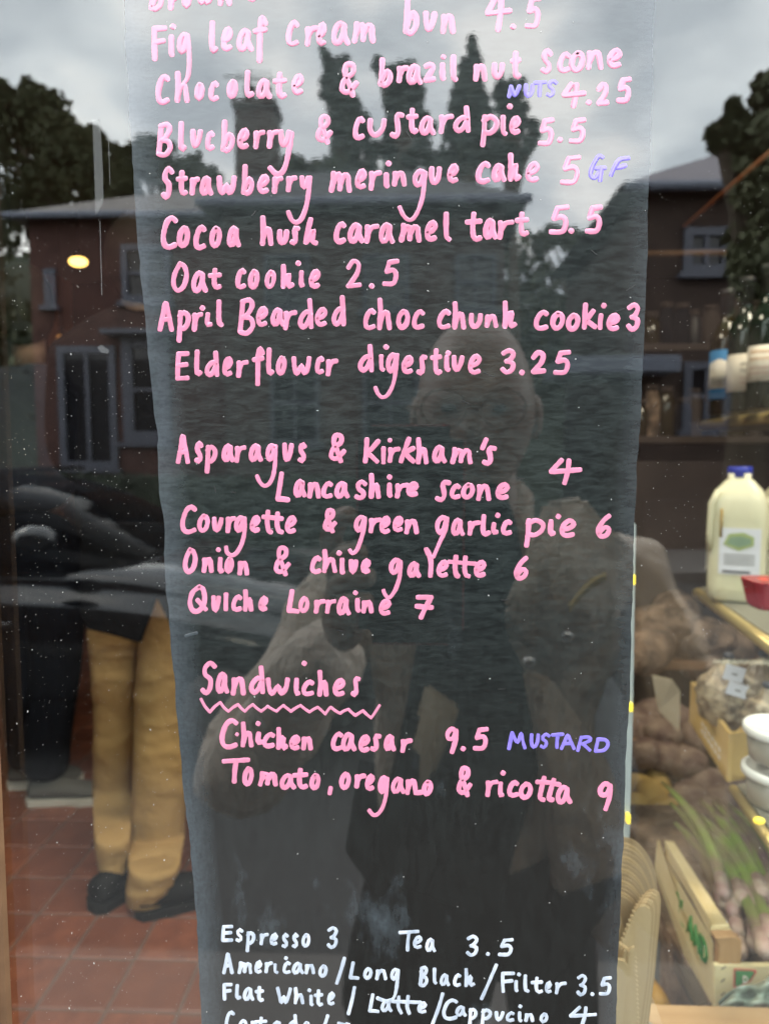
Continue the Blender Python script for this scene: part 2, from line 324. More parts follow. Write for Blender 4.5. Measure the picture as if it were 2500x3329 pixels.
cbp = nd('ShaderNodeBump', Strength=0.07, Distance=0.00002); ln(ad2.outputs[0], cbp.inputs['Height']); ln(cbp.outputs[0], P.inputs['Coat Normal']); ln(rr_.outputs[0], P.inputs['Coat Roughness'])
for l_ in list(t.links):
    if l_.to_socket == P.inputs['Roughness']: t.links.remove(l_)
P.inputs['Roughness'].default_value = 0.6; P.inputs['Specular IOR Level'].default_value = 0.12
M['board'] = bb
# ============================================================ THE STREET (seen mirrored)
def slab(name, a, b, m, kind='structure', parent=None):
    return tag(obj(name, box(B(), a, b), m, parent), kind=kind)
slab('ground', (-150, -220, -0.3), (150, 12, -0.16), M['grass'])
slab('road', (-60, -8.6, -0.25), (60, -1.7, -0.12), M['asphalt'])
slab('pavement', (-40, -1.7, -0.25), (40, -0.02, 0.0), M['paving'])
slab('far_pavement', (-60, -10.8, -0.25), (60, -8.6, 0.0), M['paving'])
for i in range(8):
    tag(obj('road_marking', box(B(), (-24 + i*6, -5.2, -0.12), (-21 + i*6, -5.1, -0.116)), M['line']), kind='structure')

def window(parent, x0, x1, z0, z1, y, fw=0.10, sill=True, bars=(1,), rail=True, m=None):
    m = m or M['whitepaint']
    b = B()
    box(b, (x0, y-0.02, z0), (x0+fw, y+0.07, z1)); box(b, (x1-fw, y-0.02, z0), (x1, y+0.07, z1))
    box(b, (x0+fw, y-0.02, z1-fw), (x1-fw, y+0.068, z1)); box(b, (x0+fw, y-0.02, z0), (x1-fw, y+0.068, z0+fw))
    for k in bars:
        xm = x0 + (x1-x0)*k/(len(bars)+1); box(b, (xm-fw*.3, y-0.02, z0+fw), (xm+fw*.3, y+0.05, z1-fw))
    if rail: zm_ = (z0+z1)/2; box(b, (x0+fw, y-0.018, zm_-0.035), (x1-fw, y+0.055, zm_+0.035))
    f = obj('window', b, m, parent)
    obj('pane', box(B(), (x0+fw, y-0.016, z0+fw), (x1-fw, y+0.004, z1-fw)), M['housewin'], f)
    if sill: obj('sill', box(B(), (x0-0.08, y-0.02, z0-0.09), (x1+0.08, y+0.14, z0-0.003)), m, f)
def hip_roof(x0, x1, yf, yb, ze, zr, hl, hr, over=0.35):
    b = B(); x0 -= over; x1 += over; yf += over; yb -= over; ym = (yf+yb)/2
    v = [b.verts.new(p) for p in ((x0,yf,ze),(x1,yf,ze),(x1,yb,ze),(x0,yb,ze),(x0+hl,ym,zr),(x1-hr,ym,zr))]
    for f in ((0,1,5,4),(1,2,5),(2,3,4,5),(3,0,4),(3,2,1,0)): b.faces.new([v[i] for i in f])
    bmesh.ops.recalc_face_normals(b, faces=b.faces[:]); return b
def gutter(root, x0, x1, y, z):
    obj('gutter', tube(B(), [(x0, y, z), (x1, y, z)], 0.07, 8), M['greypaint'], root)

# brick house with the long roof on the left of the reflection
D = 14.0; p0 = mir(95, 715, D); p1 = mir(740, 715, D); ze = p0.z
hA = empty('brick_house', ((p0.x+p1.x)/2, -D, 0), 'red brick house with pale slate roof and white sash windows, leftmost house across the street', 'house')
obj('wall', box(B(), (p0.x, -D-7, 0), (p1.x, -D, ze-0.02)), M['brick'], hA)
obj('roof', hip_roof(p0.x, p1.x, -D, -D-7, ze, ze+1.9, 3.2, 0.2), M['slate'], hA)
gutter(hA, p0.x-0.3, p1.x+0.3, -D+0.38, ze-0.05)
def wz(px, py): return mir(px, py, D)
a = wz(398, 800); b = wz(560, 985); window(hA, a.x, b.x, b.z, a.z, -D, 0.12)
a = wz(40, 880); b = wz(150, 1000); window(hA, max(a.x, p0.x+.3), b.x + 0.25, b.z, a.z, -D, 0.12)
a = wz(398, 1100); b = wz(560, 1440); window(hA, a.x, b.x, b.z, a.z, -D, 0.22, bars=())
a = wz(190, 1130); b = wz(398, 1525); window(hA, a.x, b.x-0.05, b.z, a.z, -D, 0.14, rail=False)
obj('door_canopy', box(B(), (wz(360,1100).x, -D, wz(360,1100).z), (wz(600,1100).x, -D+0.5, wz(360,1085).z)), M['whitepaint'], hA)

# darker house in the middle with the tall chimney
D = 11.5; p0 = mir(720, 690, D); p1 = mir(1715, 640, D); ze = p1.z - 0.1; zr = mir(1000, 560, D+3).z
hB = empty('brick_house', ((p0.x+p1.x)/2, -D, 0), 'dark brick house with tall square chimney and hipped roof, middle of the reflection', 'house')
obj('wall', box(B(), (p0.x, -D-6, 0), (p1.x-0.35, -D, ze-0.02)), M['brick2'], hB)
obj('roof', hip_roof(p0.x, p1.x-0.35, -D, -D-6, ze, zr, 0.2, 1.9), M['slate2'], hB)
gutter(hB, p0.x-0.3, p1.x, -D+0.38, ze-0.05)
c0 = mir(762, 325, D+2.6); c1 = mir(893, 600, D+2.6)
chm = obj('chimney', box(box(B(), (c0.x, -D-3.3, c1.z-1.0), (c1.x, -D-2.6, c0.z-0.12)), (c0.x-0.05, -D-3.35, c0.z-0.12), (c1.x+0.05, -D-2.55, c0.z), 0), M['brick2'], hB)
for fx in (0.3, 0.7):
    x = c0.x + (c1.x-c0.x)*fx
    obj('chimney_pot', lathe(B(), [(0.13, 0), (0.10, 0.3), (0.13, 0.34), (0.13, 0.40), (0.09, 0.4)], 12, (x, -D-2.95, c0.z)), M['brick2'], chm)
ae = B(); top = mir(815, 225, D+2.6); tube(ae, [(top.x-0.1, -D-2.9, c0.z-0.3), (top.x-0.1, -D-2.9, top.z+0.15)], 0.025, 6)
q = mir(715, 222, D+2.6); q2 = mir(890, 236, D+2.6); tube(ae, [(q.x, -D-2.9, q.z), (q2.x, -D-2.9, q2.z)], 0.02, 6)
for k in range(8):
    xx = q.x + (q2.x-q.x)*(0.25 + 0.09*k); tube(ae, [(xx, -D-2.9, q.z-0.12), (xx, -D-2.9, q.z+0.10)], 0.012, 5)
obj('television_aerial', ae, M['steel'], hB)
for (a_, b_) in (((860, 830), (1010, 1010)), ((1180, 830), (1330, 1010)), ((1480, 830), (1610, 1010)), ((1180, 1180), (1360, 1440)), ((880, 1180), (1040, 1440))):
    a = mir(*a_, D); b = mir(*b_, D); window(hB, a.x, b.x, b.z, a.z, -D, 0.06, m=M['darkframe'])
a = mir(1480, 1130, D); b = mir(1590, 1600, D)
dr = obj('door', box(B(), (a.x, -D-0.02, 0.05), (b.x, -D+0.04, a.z)), M['darkframe'], hB)

# house on the right
D = 11.0; p0 = mir(2075, 624, D); ze = p0.z; x1 = p0.x + 9
hC = empty('brick_house', (p0.x+4.5, -D, 0), 'dark brick house with blue-grey slate roof, rightmost house across the street', 'house')
obj('wall', box(B(), (p0.x, -D-5, 0), (x1, -D, ze-0.02)), M['brick2'], hC)
obj('roof', hip_roof(p0.x, x1, -D, -D-5, ze, ze+2.0, 4.2, 3.0), M['slate3'], hC)
gutter(hC, p0.x-0.3, x1, -D+0.38, ze-0.05)
for (a_, b_) in (((2225, 745), (2370, 890)), ((2225, 1180), (2370, 1400)), ((2480, 745), (2640, 890))):
    a = mir(*a_, D); b = mir(*b_, D); window(hC, a.x, b.x, b.z, a.z, -D, 0.12)
a = mir(1800, 1175, D); b = mir(2170, 1225, D)
obj('porch_canopy', box(B(), (a.x, -D-1, b.z), (b.x, -D+0.6, a.z), 0.02), M['greypaint'], hC)

# garden walls in front of the houses
for (xa, xb, lab) in ((3.6, 12, 'low brick garden wall in front of the rightmost house'),):
    tag(obj('garden_wall', box(B(), (xa, -11.0, 0), (xb, -10.8, 0.75), 0.01), M['brick2']), lab, 'wall')

# trees: tapered trunk, limbs, leaf faces in clumps
def leaves(b, c, r, n, s, flat=1.0):
    for _ in range(n):
        d = Vector((random.gauss(0, 1), random.gauss(0, 1), random.gauss(0, 1))).normalized() * r * random.random()**0.45
        d.z *= flat; p = Vector(c) + d
        u = Vector((random.uniform(-1, 1), random.uniform(-1, 1), random.uniform(-1, 1))).normalized(); w = u.orthogonal().normalized()
        k = s * random.uniform(0.5, 1.3)
        b.faces.new([b.verts.new(p + u*k), b.verts.new(p + w*k*0.6), b.verts.new(p - u*k), b.verts.new(p - w*k*0.6)])
def broad_tree(clumps, D, label, group, s=0.12, n=260, mleaf='leaf', nm='broadleaf_tree'):
    cs = [(mir(px, py, D), r*(D+.26)/F_PX) for px, py, r in clumps]
    mx_ = sum(c.x for c, r in cs)/len(cs)
    t_ = empty(nm, (mx_, -D, -0.1), label, 'tree', group)
    b = B(); zt = max(c.z for c, r in cs)
    tube(b, [(mx_, -D, -0.2), (mx_+0.1, -D, zt*0.4), (mx_, -D, zt*0.8)], [0.3, 0.2, 0.06], 8)
    for c, r in cs:
        z0 = max(0.5, min(zt*0.7, c.z-1.5)); tube(b, [(mx_, -D, z0), ((mx_+c.x)/2, c.y, (z0+c.z)/2+0.1), c], [0.1, 0.06, 0.02], 6)
    obj('trunk', b, M['bark'], t_)
    b = B()
    for c, r in cs:
        leaves(b, c + Vector((0, random.uniform(-1, 1)*r*.6, 0)), r, n, s, 0.9)
        for _ in range(5):
            d = Vector((random.uniform(-1, 1), random.uniform(-.5, .5), random.uniform(-1, 1))).normalized()*r*0.95
            leaves(b, c+d, r*0.28, n//7, s*0.8)
    obj('crown', b, M[mleaf], t_)
g_t = 'trees behind the houses across the street'
broad_tree([(40, 420, 120), (150, 370, 90), (60, 560, 130), (210, 470, 95), (270, 540, 110), (190, 620, 120), (60, 700, 120), (350, 570, 90), (390, 640, 80), (-60, 380, 130), (20, 330, 55), (120, 320, 50), (290, 450, 50)], 19, 'largest leafy tree, rising behind the leftmost house', g_t, 0.11, 700)
broad_tree([(470, 500, 60), (520, 545, 75), (430, 560, 60), (580, 560, 50), (455, 520, 44), (500, 470, 26), (620, 540, 45), (670, 590, 50), (590, 610, 60)], 21, 'small tree between the largest tree and the chimney', g_t, 0.10, 420)
broad_tree([(2480, 460, 75), (2420, 450, 50), (2360, 440, 42), (2340, 425, 28), (2440, 520, 60), (2500, 560, 90), (2400, 385, 26), (2490, 315, 30), (2385, 345, 14), (2335, 470, 18), (2560, 420, 120), (2460, 640, 90), (2480, 760, 110), (2450, 900, 100), (2480, 1040, 90), (2520, 300, 60)], 8.2, 'street tree in front of the rightmost house', 'trees along the far kerb', 0.07, 420)
broad_tree([(1790, 765, 30), (1850, 775, 35), (1760, 790, 40), (1900, 790, 35), (1960, 775, 30), (1990, 800, 40)], 26, 'low round bush showing in the gap between two houses', g_t, 0.15, 160)
broad_tree([(960, 545, 38), (1010, 560, 40), (920, 565, 40), (1090, 555, 42), (860, 560, 30)], 20, 'bushy treetop just above the middle roof', g_t, 0.13, 180)

# far woodland and the hill that carries it, closing every gap between the houses
hb3 = B(); rows_ = []
for i in range(61):
    x = -60 + 2*i; hgt_ = 10.0 + 1.2*math.sin(i*.7) + .8*math.sin(i*1.9)
    rows_.append([hb3.verts.new((x, -26, -0.2)), hb3.verts.new((x, -36, hgt_)), hb3.verts.new((x, -80, hgt_*1.1)), hb3.verts.new((x, -110, -.2))])
for r0, r1 in zip(rows_, rows_[1:]):
    for k in range(3): hb3.faces.new((r0[k], r0[k+1], r1[k+1], r1[k]))
bmesh.ops.recalc_face_normals(hb3, faces=hb3.faces[:]); tag(obj('hill', hb3, M['grass'], None, True), kind='structure')
hb3 = B()
for i in range(210):
    x = random.uniform(-42, 42); leaves(hb3, (x, -31 + random.uniform(-2, 2), random.uniform(1, 10.6) + .5*math.sin(x)), random.uniform(1.4, 2.2), 110, .32)
tag(obj('far_woodland', hb3, M['leaf']), 'dark far-off woodland filling the gaps between the houses across the street', kind='stuff')

def Zn(L_): return [(600 + x/1.038, 50 + y/1.038, r) for x, y, r in L_]
def pine(clumps, D, label):
    broad_tree(Zn(clumps), D, label, 'dark conifers behind the middle house', 0.085, 190, 'pine', 'conifer_tree')
pine([(468, 118, 9), (478, 140, 14), (492, 165, 20), (525, 158, 16), (545, 150, 8), (500, 200, 24), (480, 225, 20), (470, 262, 16), (520, 235, 24), (548, 215, 18), (505, 290, 20), (540, 285, 26), (575, 300, 22), (520, 330, 28), (560, 350, 30), (600, 345, 22), (515, 390, 30), (570, 405, 34), (615, 400, 26), (520, 450, 32), (580, 465, 36), (640, 450, 32), (500, 500, 32), (560, 520, 36), (620, 515, 36)], 20, 'ragged dark conifer nearest the chimney, leaning tip')
pine([(652, 148, 9), (648, 170, 14), (668, 190, 20), (700, 185, 16), (732, 178, 16), (765, 165, 12), (760, 195, 20), (700, 220, 24), (735, 225, 24), (780, 225, 20), (705, 260, 24), (750, 265, 28), (790, 265, 20), (690, 300, 22), (735, 310, 28), (780, 310, 26), (760, 355, 28), (805, 350, 24), (700, 360, 26), (690, 410, 24), (800, 400, 28), (830, 380, 20), (690, 460, 28), (800, 450, 30), (760, 490, 30), (700, 510, 30), (830, 500, 34)], 21, 'broad dark conifer with bright gaps low in its crown')
pine([(970, 82, 9), (968, 105, 14), (972, 130, 16), (950, 155, 14), (985, 158, 18), (945, 185, 20), (980, 195, 24), (935, 225, 22), (985, 235, 28), (925, 265, 22), (965, 275, 30), (1005, 280, 22), (915, 310, 22), (960, 320, 34), (1010, 325, 26), (905, 360, 24), (950, 370, 34), (1000, 370, 32), (900, 410, 28), (950, 420, 38), (1010, 420, 30), (890, 470, 32), (950, 480, 40), (1010, 480, 34), (870, 520, 34), (940, 530, 40)], 20, 'tallest dark conifer with a spire top')
pine([(1062, 205, 8), (1070, 235, 18), (1105, 230, 14), (1140, 222, 10), (1060, 270, 22), (1100, 275, 24), (1130, 265, 14), (1075, 310, 26), (1115, 320, 26), (1145, 310, 14), (1090, 350, 28), (1135, 355, 24), (1175, 365, 20), (1185, 395, 16), (1120, 395, 26), (1165, 425, 22), (1150, 460, 22), (1060, 400, 18), (1055, 450, 24), (1100, 450, 24), (1060, 500, 30), (1110, 505, 28)], 22, 'conifer with one long side branch, furthest from the chimney')
# dark clipped hedge across the street
hg = B(); xx = -11.0
for _ in range(5200):
    p = Vector((random.uniform(-11, -.6), random.uniform(-11.3, -10.7), random.uniform(0, 1.16)));
    if random.random() < .6: p.y = -10.7 + random.uniform(-.05, .03)
    u = Vector((random.uniform(-1, 1), random.uniform(-1, 1), random.uniform(-1, 1))).normalized(); w = u.orthogonal()*.6; k = random.uniform(.03, .06)
    hg.faces.new([hg.verts.new(p+u*k), hg.verts.new(p+w*k), hg.verts.new(p-u*k), hg.verts.new(p-w*k)])
box(hg, (-11, -11.25, 0), (-.6, -10.78, 1.1)); tag(obj('hedge', hg, M['pine']), 'dark clipped hedge in front of the leftmost house, above the parked car', 'hedge')

# black car at the kerb
cx0 = -0.05; L_ = 4.3; Yc = 3.1                      # nose towards +x
car = empty('parked_car', (cx0 - L_/2, -Yc-0.9, -0.12), 'black glossy hatchback parked at the near kerb, seen mirrored in the window', 'car')
def car_section(bm, stations, mi=0):
    rings = []
    for x, zb, zs, zt, hw_, ht in stations:          # bottom, shoulder, top heights, half widths at shoulder/top
        ring = [(-hw_*.92, zb), (-hw_, (zb+zs)*.5), (-hw_*.99, zs-.09), (-hw_*.94, zs), (-hw_*.84, zs+(zt-zs)*.35), (-ht, zt), (0, zt+0.02), (ht, zt), (hw_*.84, zs+(zt-zs)*.35), (hw_*.94, zs), (hw_*.99, zs-.09), (hw_, (zb+zs)*.5), (hw_*.92, zb)]
        rings.append([bm.verts.new((cx0 - x, -Yc-0.9+yy, z-0.12)) for yy, z in ring])
    n = len(rings[0])
    for i in range(len(rings)-1):
        for k in range(n): bm.faces.new((rings[i][k], rings[i][(k+1) % n], rings[i+1][(k+1) % n], rings[i+1][k]))
    bm.faces.new(rings[0]); bm.faces.new(rings[-1][::-1]); bmesh.ops.recalc_face_normals(bm, faces=bm.faces[:]); return bm
bodyb = car_section(B(), [(0, .35, .5, .62, .60, .5), (.08, .22, .55, .78, .78, .6), (.5, .2, .66, .88, .87, .68), (1.1, .2, .78, .98, .9, .72), (1.45, .2, .84, 1.03, .9, .76),
    (2.6, .2, .88, 1.0, .9, .78), (3.6, .2, .9, 1.02, .9, .78), (4.15, .22, .88, 1.04, .84, .72), (4.3, .35, .7, .9, .72, .6)])
bo = obj('body', bodyb, M['carpaint'], car, True)
md = bo.modifiers.new('s', 'SUBSURF'); md.levels = 2; md.render_levels = 2
gh = car_section(B(), [(1.25, .9, .98, 1.0, .74, .72), (1.9, .9, 1.05, 1.38, .78, .60), (2.3, .9, 1.08, 1.46, .78, .60), (3.4, .9, 1.08, 1.44, .76, .58), (4.1, .9, 1.03, 1.08, .68, .55)])
go = obj('cabin', gh, M['carglass'], car, True); md = go.modifiers.new('s', 'SUBSURF'); md.levels = 1; md.render_levels = 2
obj('roof', box(B(), (cx0-3.5, -Yc-0.9-.5, 1.345), (cx0-2.15, -Yc-0.9+.5, 1.375), 0.012), M['carpaint'], car)
for wx_ in (0.85, 3.45):
    for sy in (0, -1.62):
        w = obj('wheel', lathe(B(), [(0.2, -0.11), (0.31, -0.10), (0.33, 0), (0.31, 0.09), (0.22, 0.10)], 28, (cx0-wx_, -Yc-0.09+sy, 0.21), 'Y'), M['rubber'], car, True)
        obj('rim', lathe(B(), [(0.05, -0.115), (0.2, -0.11), (0.21, 0.112), (0.04, 0.125)], 20, (cx0-wx_, -Yc-0.09+sy, 0.21), 'Y'), M['chrome'], w)
for sy in (-Yc-0.30, -Yc-1.50):
    obj('headlight', ball(B(), (cx0-0.13, sy, 0.52), 0.14, 2, (1.1, 1, .55)), M['lamp_lens'], car, True)
mp_ = mir(108, 1757, Yc-0.1)
obj('wing_mirror', ball(B(), (mp_.x, -Yc+0.08, mp_.z), 0.11, 2, (1, .8, .62)), M['carpaint'], car, True)
hb = B(); tube(hb, [(cx0-1.9, -Yc+0.005, 0.62), (cx0-2.06, -Yc+0.012, 0.62)], 0.014, 8); obj('door_handle', hb, M['chrome'], car)

# ============================================================ PEOPLE
def skin_mesh(name, verts, edges, radii, m, parent, sub=2, smooth=True):
    me = bpy.data.meshes.new(name); me.from_pydata([tuple(v) for v in verts], edges, []); me.materials.append(m)
    o = bpy.data.objects.new(name, me); C.objects.link(o)
    bm = bmesh.new(); bm.from_mesh(me); ly = bm.verts.layers.skin.verify()
    for i, v in enumerate(bm.verts):
        r = radii[i]; v[ly].radius = r if isinstance(r, tuple) else (r, r); v[ly].use_root = (i == 0)
    bm.to_mesh(me); bm.free()
    s = o.modifiers.new('skin', 'SKIN'); s.use_smooth_shade = True
    u = o.modifiers.new('sub', 'SUBSURF'); u.levels = sub; u.render_levels = sub
    o.parent = parent
    if parent: o.matrix_parent_inverse = wm(parent).inverted()
    return o
def chain(*idx): return [(idx[i], idx[i+1]) for i in range(len(idx)-1)]
def head_bm(c, r=0.077, h=0.112, facing=0.0, tilt=0.0):
    "head with brow, nose, lips, chin, ears; local +Y is the face"
    b = B(); bmesh.ops.create_uvsphere(b, u_segments=40, v_segments=30, radius=1)
    for v in b.verts:
        x, y, z = v.co
        w = 1.0 - 0.30*max(0, -z)**1.5; fy = 1.18
        p = Vector((x*r*w, y*r*fy*(1 - .12*max(0, -z)), z*h))
        if y > 0:
            p.y += 0.030*math.exp(-(x/.13)**2)*math.exp(-((z+.18)/.16)**2)          # nose
            p.y += 0.008*math.exp(-(x/.5)**2)*math.exp(-((z-.16)/.10)**2)           # brow
            p.y -= 0.010*math.exp(-((abs(x)-.38)/.16)**2)*math.exp(-((z-.0)/.10)**2)  # eye sockets
            p.y += 0.010*math.exp(-(x/.28)**2)*math.exp(-((z+.50)/.07)**2)          # lips
            p.y += 0.012*math.exp(-(x/.25)**2)*math.exp(-((z+.85)/.12)**2)          # chin
        v.co = p
    for s in (-1, 1):
        ball(b, (s*r*1.0, -0.005, -0.005), 0.03, 2, (.35, .6, 1.0))
    Rm = Matrix.Rotation(facing, 3, 'Z') @ Matrix.Rotation(tilt, 3, 'X')
    for v in b.verts: v.co = Rm @ v.co + Vector(c)
    return b
def fingers(verts, edges, rad, wrist, palm, tips, r0=0.0095):
    "append wrist/palm and finger chains"
    i0 = len(verts); verts += [wrist, palm]; rad += [(0.024, 0.03), (0.022, 0.034)]; edges.append((i0, i0+1))
    return i0

# --- photographer (bald, glasses, brown jacket), standing on the pavement, facing the window
ph = empty('person', (0.10, -0.86, 0), 'bald photographer in round glasses and brown jacket holding up a phone, mirrored in the window', 'person')
Hc = mir(1545, 1345, 0.72); Hc.z -= 0.0
bd = head_bm(Hc, 0.080, 0.128, 0.12, -0.05)
# neck joined into the head mesh
tube(bd, [(Hc.x, Hc.y-0.02, Hc.z-0.06), (Hc.x+0.01, Hc.y-0.04, Hc.z-0.13), (Hc.x+0.02, Hc.y-0.06, Hc.z-0.20)], [0.055, 0.056, 0.075], 16)
hd = obj('body', bd, M['skin'], ph, True)
for s in (-1, 1):
    obj('eye', ball(B(), (Hc.x+s*0.031-0.010, Hc.y+0.0835, Hc.z+0.002), 0.0085, 2, (1.2, 1, .6)), M['ink'], hd, True)
gb = B()
for s in (-1, 1):
    c = Vector((Hc.x + s*0.036 - 0.012, Hc.y+0.108, Hc.z+0.0))
    pts = [(c.x + 0.027*math.cos(k*math.pi/10), c.y, c.z + 0.024*math.sin(k*math.pi/10)) for k in range(21)]
    tube(gb, pts, 0.0012, 6); tube(gb, [(c.x + s*0.027, c.y, c.z+.004), (c.x+s*0.045, c.y-0.11, c.z+.008)], 0.0018, 6)
tube(gb, [(Hc.x-0.021, Hc.y+0.108, Hc.z+.004), (Hc.x-0.003, Hc.y+0.108, Hc.z+.004)], 0.0018, 6)
obj('glasses', gb, M['brownwood'], ph)
obj('hair', ball(B(), (Hc.x-0.004, Hc.y-0.022, Hc.z-0.015), 0.1, 3, (.80, .86, .55)), M['greyhair'], ph, True)
# jacket
sx_ = Hc.x + 0.03; sy = -0.84; sz = mir(1800, 1850, 0.8).z
Lsh = Vector((sx_-0.20, sy+0.01, sz-0.04)); Rsh = Vector((sx_+0.21, sy+0.02, sz-0.03))
elL = mir(740, 2560, 0.72); haL = mir(1085, 2120, 0.36)
V = [Vector((sx_, sy, 0.78)), Vector((sx_, sy, 0.95)), Vector((sx_, sy, 1.10)), Vector((sx_, sy, sz-0.03)), Vector((sx_, sy-0.01, sz+0.05)),
     Lsh, (Lsh+elL)/2, elL, (elL+haL)/2, haL, Rsh, Rsh+Vector((0.07, 0.02, -0.16)), Rsh+Vector((0.08, 0.05, -0.33)), Rsh+Vector((0.0, 0.20, -0.42))]
rd = [(.20, .15), (.18, .14), (.19, .14), (.16, .12), (.085, .085), .085, .073, .066, .052, .043, .09, .078, .066, .055]
jk = skin_mesh('jacket', V, chain(0, 1, 2, 3, 4) + chain(3, 5, 6, 7, 8, 9) + chain(3, 10, 11, 12, 13), rd, M['jacket'], ph)
tj = bpy.data.textures.new('jacket_folds', 'CLOUDS'); tj.noise_scale = 0.10; tj.noise_depth = 2
dj = jk.modifiers.new('folds', 'DISPLACE'); dj.texture = tj; dj.strength = 0.045; dj.mid_level = 0.5; dj.texture_coords = 'GLOBAL'
def smooth_loop(P_, k=5):
    n_ = len(P_); out_ = []
    for i in range(n_):
        p0, p1, p2, p3 = P_[i-1], P_[i], P_[(i+1) % n_], P_[(i+2) % n_]
        for j in range(k):
            t = j/k; out_.append(tuple(0.5*((2*p1[a]) + (-p0[a]+p2[a])*t + (2*p0[a]-5*p1[a]+4*p2[a]-p3[a])*t*t + (-p0[a]+3*p1[a]-3*p2[a]+p3[a])*t**3) for a in range(3)))
    return out_
# stand-up collar, open placket, storm flap, zip and snaps
cb = B()
n = 22; zc = sz + 0.02
inner = []
for k in range(n+1):
    an = R(-60) - (R(240))*k/n
    top_h = 0.095 + 0.02*math.sin(k*1.7)
    rx, ry = 0.105, 0.095
    lo = Vector((sx_+rx*math.cos(an)*1.15, sy+ry*math.sin(an)*1.15*-1, zc)); hi = Vector((sx_+rx*math.cos(an)*1.05, sy-ry*math.sin(an)*1.05, zc+top_h))
    inner.append((lo, hi))
for (l0, h0), (l1, h1) in zip(inner, inner[1:]):
    c_ = Vector((sx_, sy, zc)); 
    o0 = (l0-c_).normalized()*0.008
    vs_ = [cb.verts.new(p) for p in (l0, l1, h1, h0)]; cb.faces.new(vs_)
bmesh.ops.remove_doubles(cb, verts=cb.verts[:], dist=0.0005)
co = obj('collar', cb, M['jacket'], ph, True); sm = co.modifiers.new('t', 'SOLIDIFY'); sm.thickness = 0.012
fl = B()
def quadstrip(bm, pts3, wv, th):
    prism(bm, pts3, wv)
# storm flap that hangs open across the chest (mirrored at the right of the board)
fp = [mir(1775, 1640, .62), mir(1905, 1625, .62), mir(2010, 1760, .64), mir(2060, 1930, .66), mir(1960, 2110, .66), mir(1800, 2200, .64), mir(1690, 2090, .60), mir(1640, 1990, .58), mir(1700, 1850, .60)]
prism(fl, fp, (0.0, -0.02, 0.004)); prism(fl, [mir(1700, 2180, .63), mir(1800, 2215, .635), mir(1990, 2500, .66), mir(2090, 2900, .70), mir(2060, 3200, .72), mir(1800, 2900, .70), mir(1745, 2420, .66)], (0, -.02, 0)); prism(fl, [mir(1960, 1700, .66), mir(2080, 1790, .68), mir(2230, 1980, .70), mir(2330, 2300, .73), mir(2340, 2700, .76), mir(2120, 2600, .74), mir(2070, 2100, .70)], (0, -.03, 0)); 
bmesh.ops.bevel(fl, geom=fl.edges[:], offset=0.006, segments=2, affect='EDGES')
flo = obj('storm_flap', fl, M['jacket'], ph, True)
zb_ = B()
za, zc2 = mir(1850, 1970, .596), mir(1960, 1875, .598)
for k in range(16):
    f = k/15; c = za.lerp(zc2, f) + Vector((0, 0.004, 0.006*math.sin(f*3.1)))
    ball(zb_, c, 0.0056, 1, (0.45, 1, 1.3))
obj('zip', zb_, M['brass'], ph)
for (px, py) in ((1842, 2068), (1718, 2150)):
    c = mir(px, py, .585); obj('snap_button', lathe(B(), [(0.006, -0.004), (0.0075, 0.0), (0.006, 0.003), (0.002, 0.004)], 14, (c.x, c.y, c.z), 'Y'), M['chrome'], ph, True)
lp = B(); lpts = [mir(1385, 2225, .66), mir(1495, 2300, .66), mir(1470, 2390, .67), mir(1330, 2700, .70), mir(1255, 2760, .72), mir(1300, 2520, .70)]
prism(lp, lpts, (0, -0.015, 0)); bmesh.ops.bevel(lp, geom=lp.edges[:], offset=0.005, segments=2, affect='EDGES')
obj('lapel', lp, M['jacket_in'], ph, True)
sf = B(); prism(sf, [mir(*q) for q in smooth_loop(((1500, 1560, .67), (1640, 1600, .66), (1700, 1850, .64), (1640, 2020, .63), (1720, 2220, .65), (1770, 2420, .68), (1640, 2900, .70), (1560, 3329, .70), (1130, 3329, .70), (1190, 2850, .70), (1300, 2400, .685), (1370, 2000, .66), (1400, 1700, .67)))], (0, -0.02, 0))
bmesh.ops.bevel(sf, geom=sf.edges[:], offset=.005, segments=1, affect='EDGES'); obj('shirt_front', sf, M['navy'], ph)
# trousers and shoes
V = [Vector((sx_, sy, 0.86)), Vector((sx_-.09, sy, .80)), Vector((sx_-.11, sy+.03, .47)), Vector((sx_-.12, sy, .10)), Vector((sx_+.09, sy, .80)), Vector((sx_+.12, sy+.03, .47)), Vector((sx_+.13, sy, .10))]
skin_mesh('trousers', V, chain(0, 1, 2, 3)+chain(0, 4, 5, 6), [.15, .095, .07, .055, .095, .07, .055], M['navy'], ph)
def shoe_bm(c, ang, L=0.28, W=0.05):
    b = B(); n = 9
    for zz_, inset in ((0, 0), ):
        pass
    prof = [(-0.5, .6, .055), (-.46, .85, .068), (-.2, .88, .070), (0.02, .9, .058), (.2, 1.0, .044), (.38, .92, .036), (.47, .6, .028), (.5, .3, .018)]
    rings = []
    for f, w, h in prof:
        ring = [(-W*w, 0), (-W*w, h*.45), (-W*w*.7, h*.85), (0, h), (W*w*.7, h*.85), (W*w, h*.45), (W*w, 0)]
        rings.append([b.verts.new((f*L, yy, z)) for yy, z in ring])
    for i in range(len(rings)-1):
        for k in range(7): b.faces.new((rings[i][k], rings[i][(k+1) % 7], rings[i+1][(k+1) % 7], rings[i+1][k]))
    b.faces.new(rings[0]); b.faces.new(rings[-1][::-1])
    bmesh.ops.recalc_face_normals(b, faces=b.faces[:])
    Rm = Matrix.Rotation(ang, 3, 'Z')
    for v in b.verts: v.co = Rm @ v.co + Vector(c)
    return b
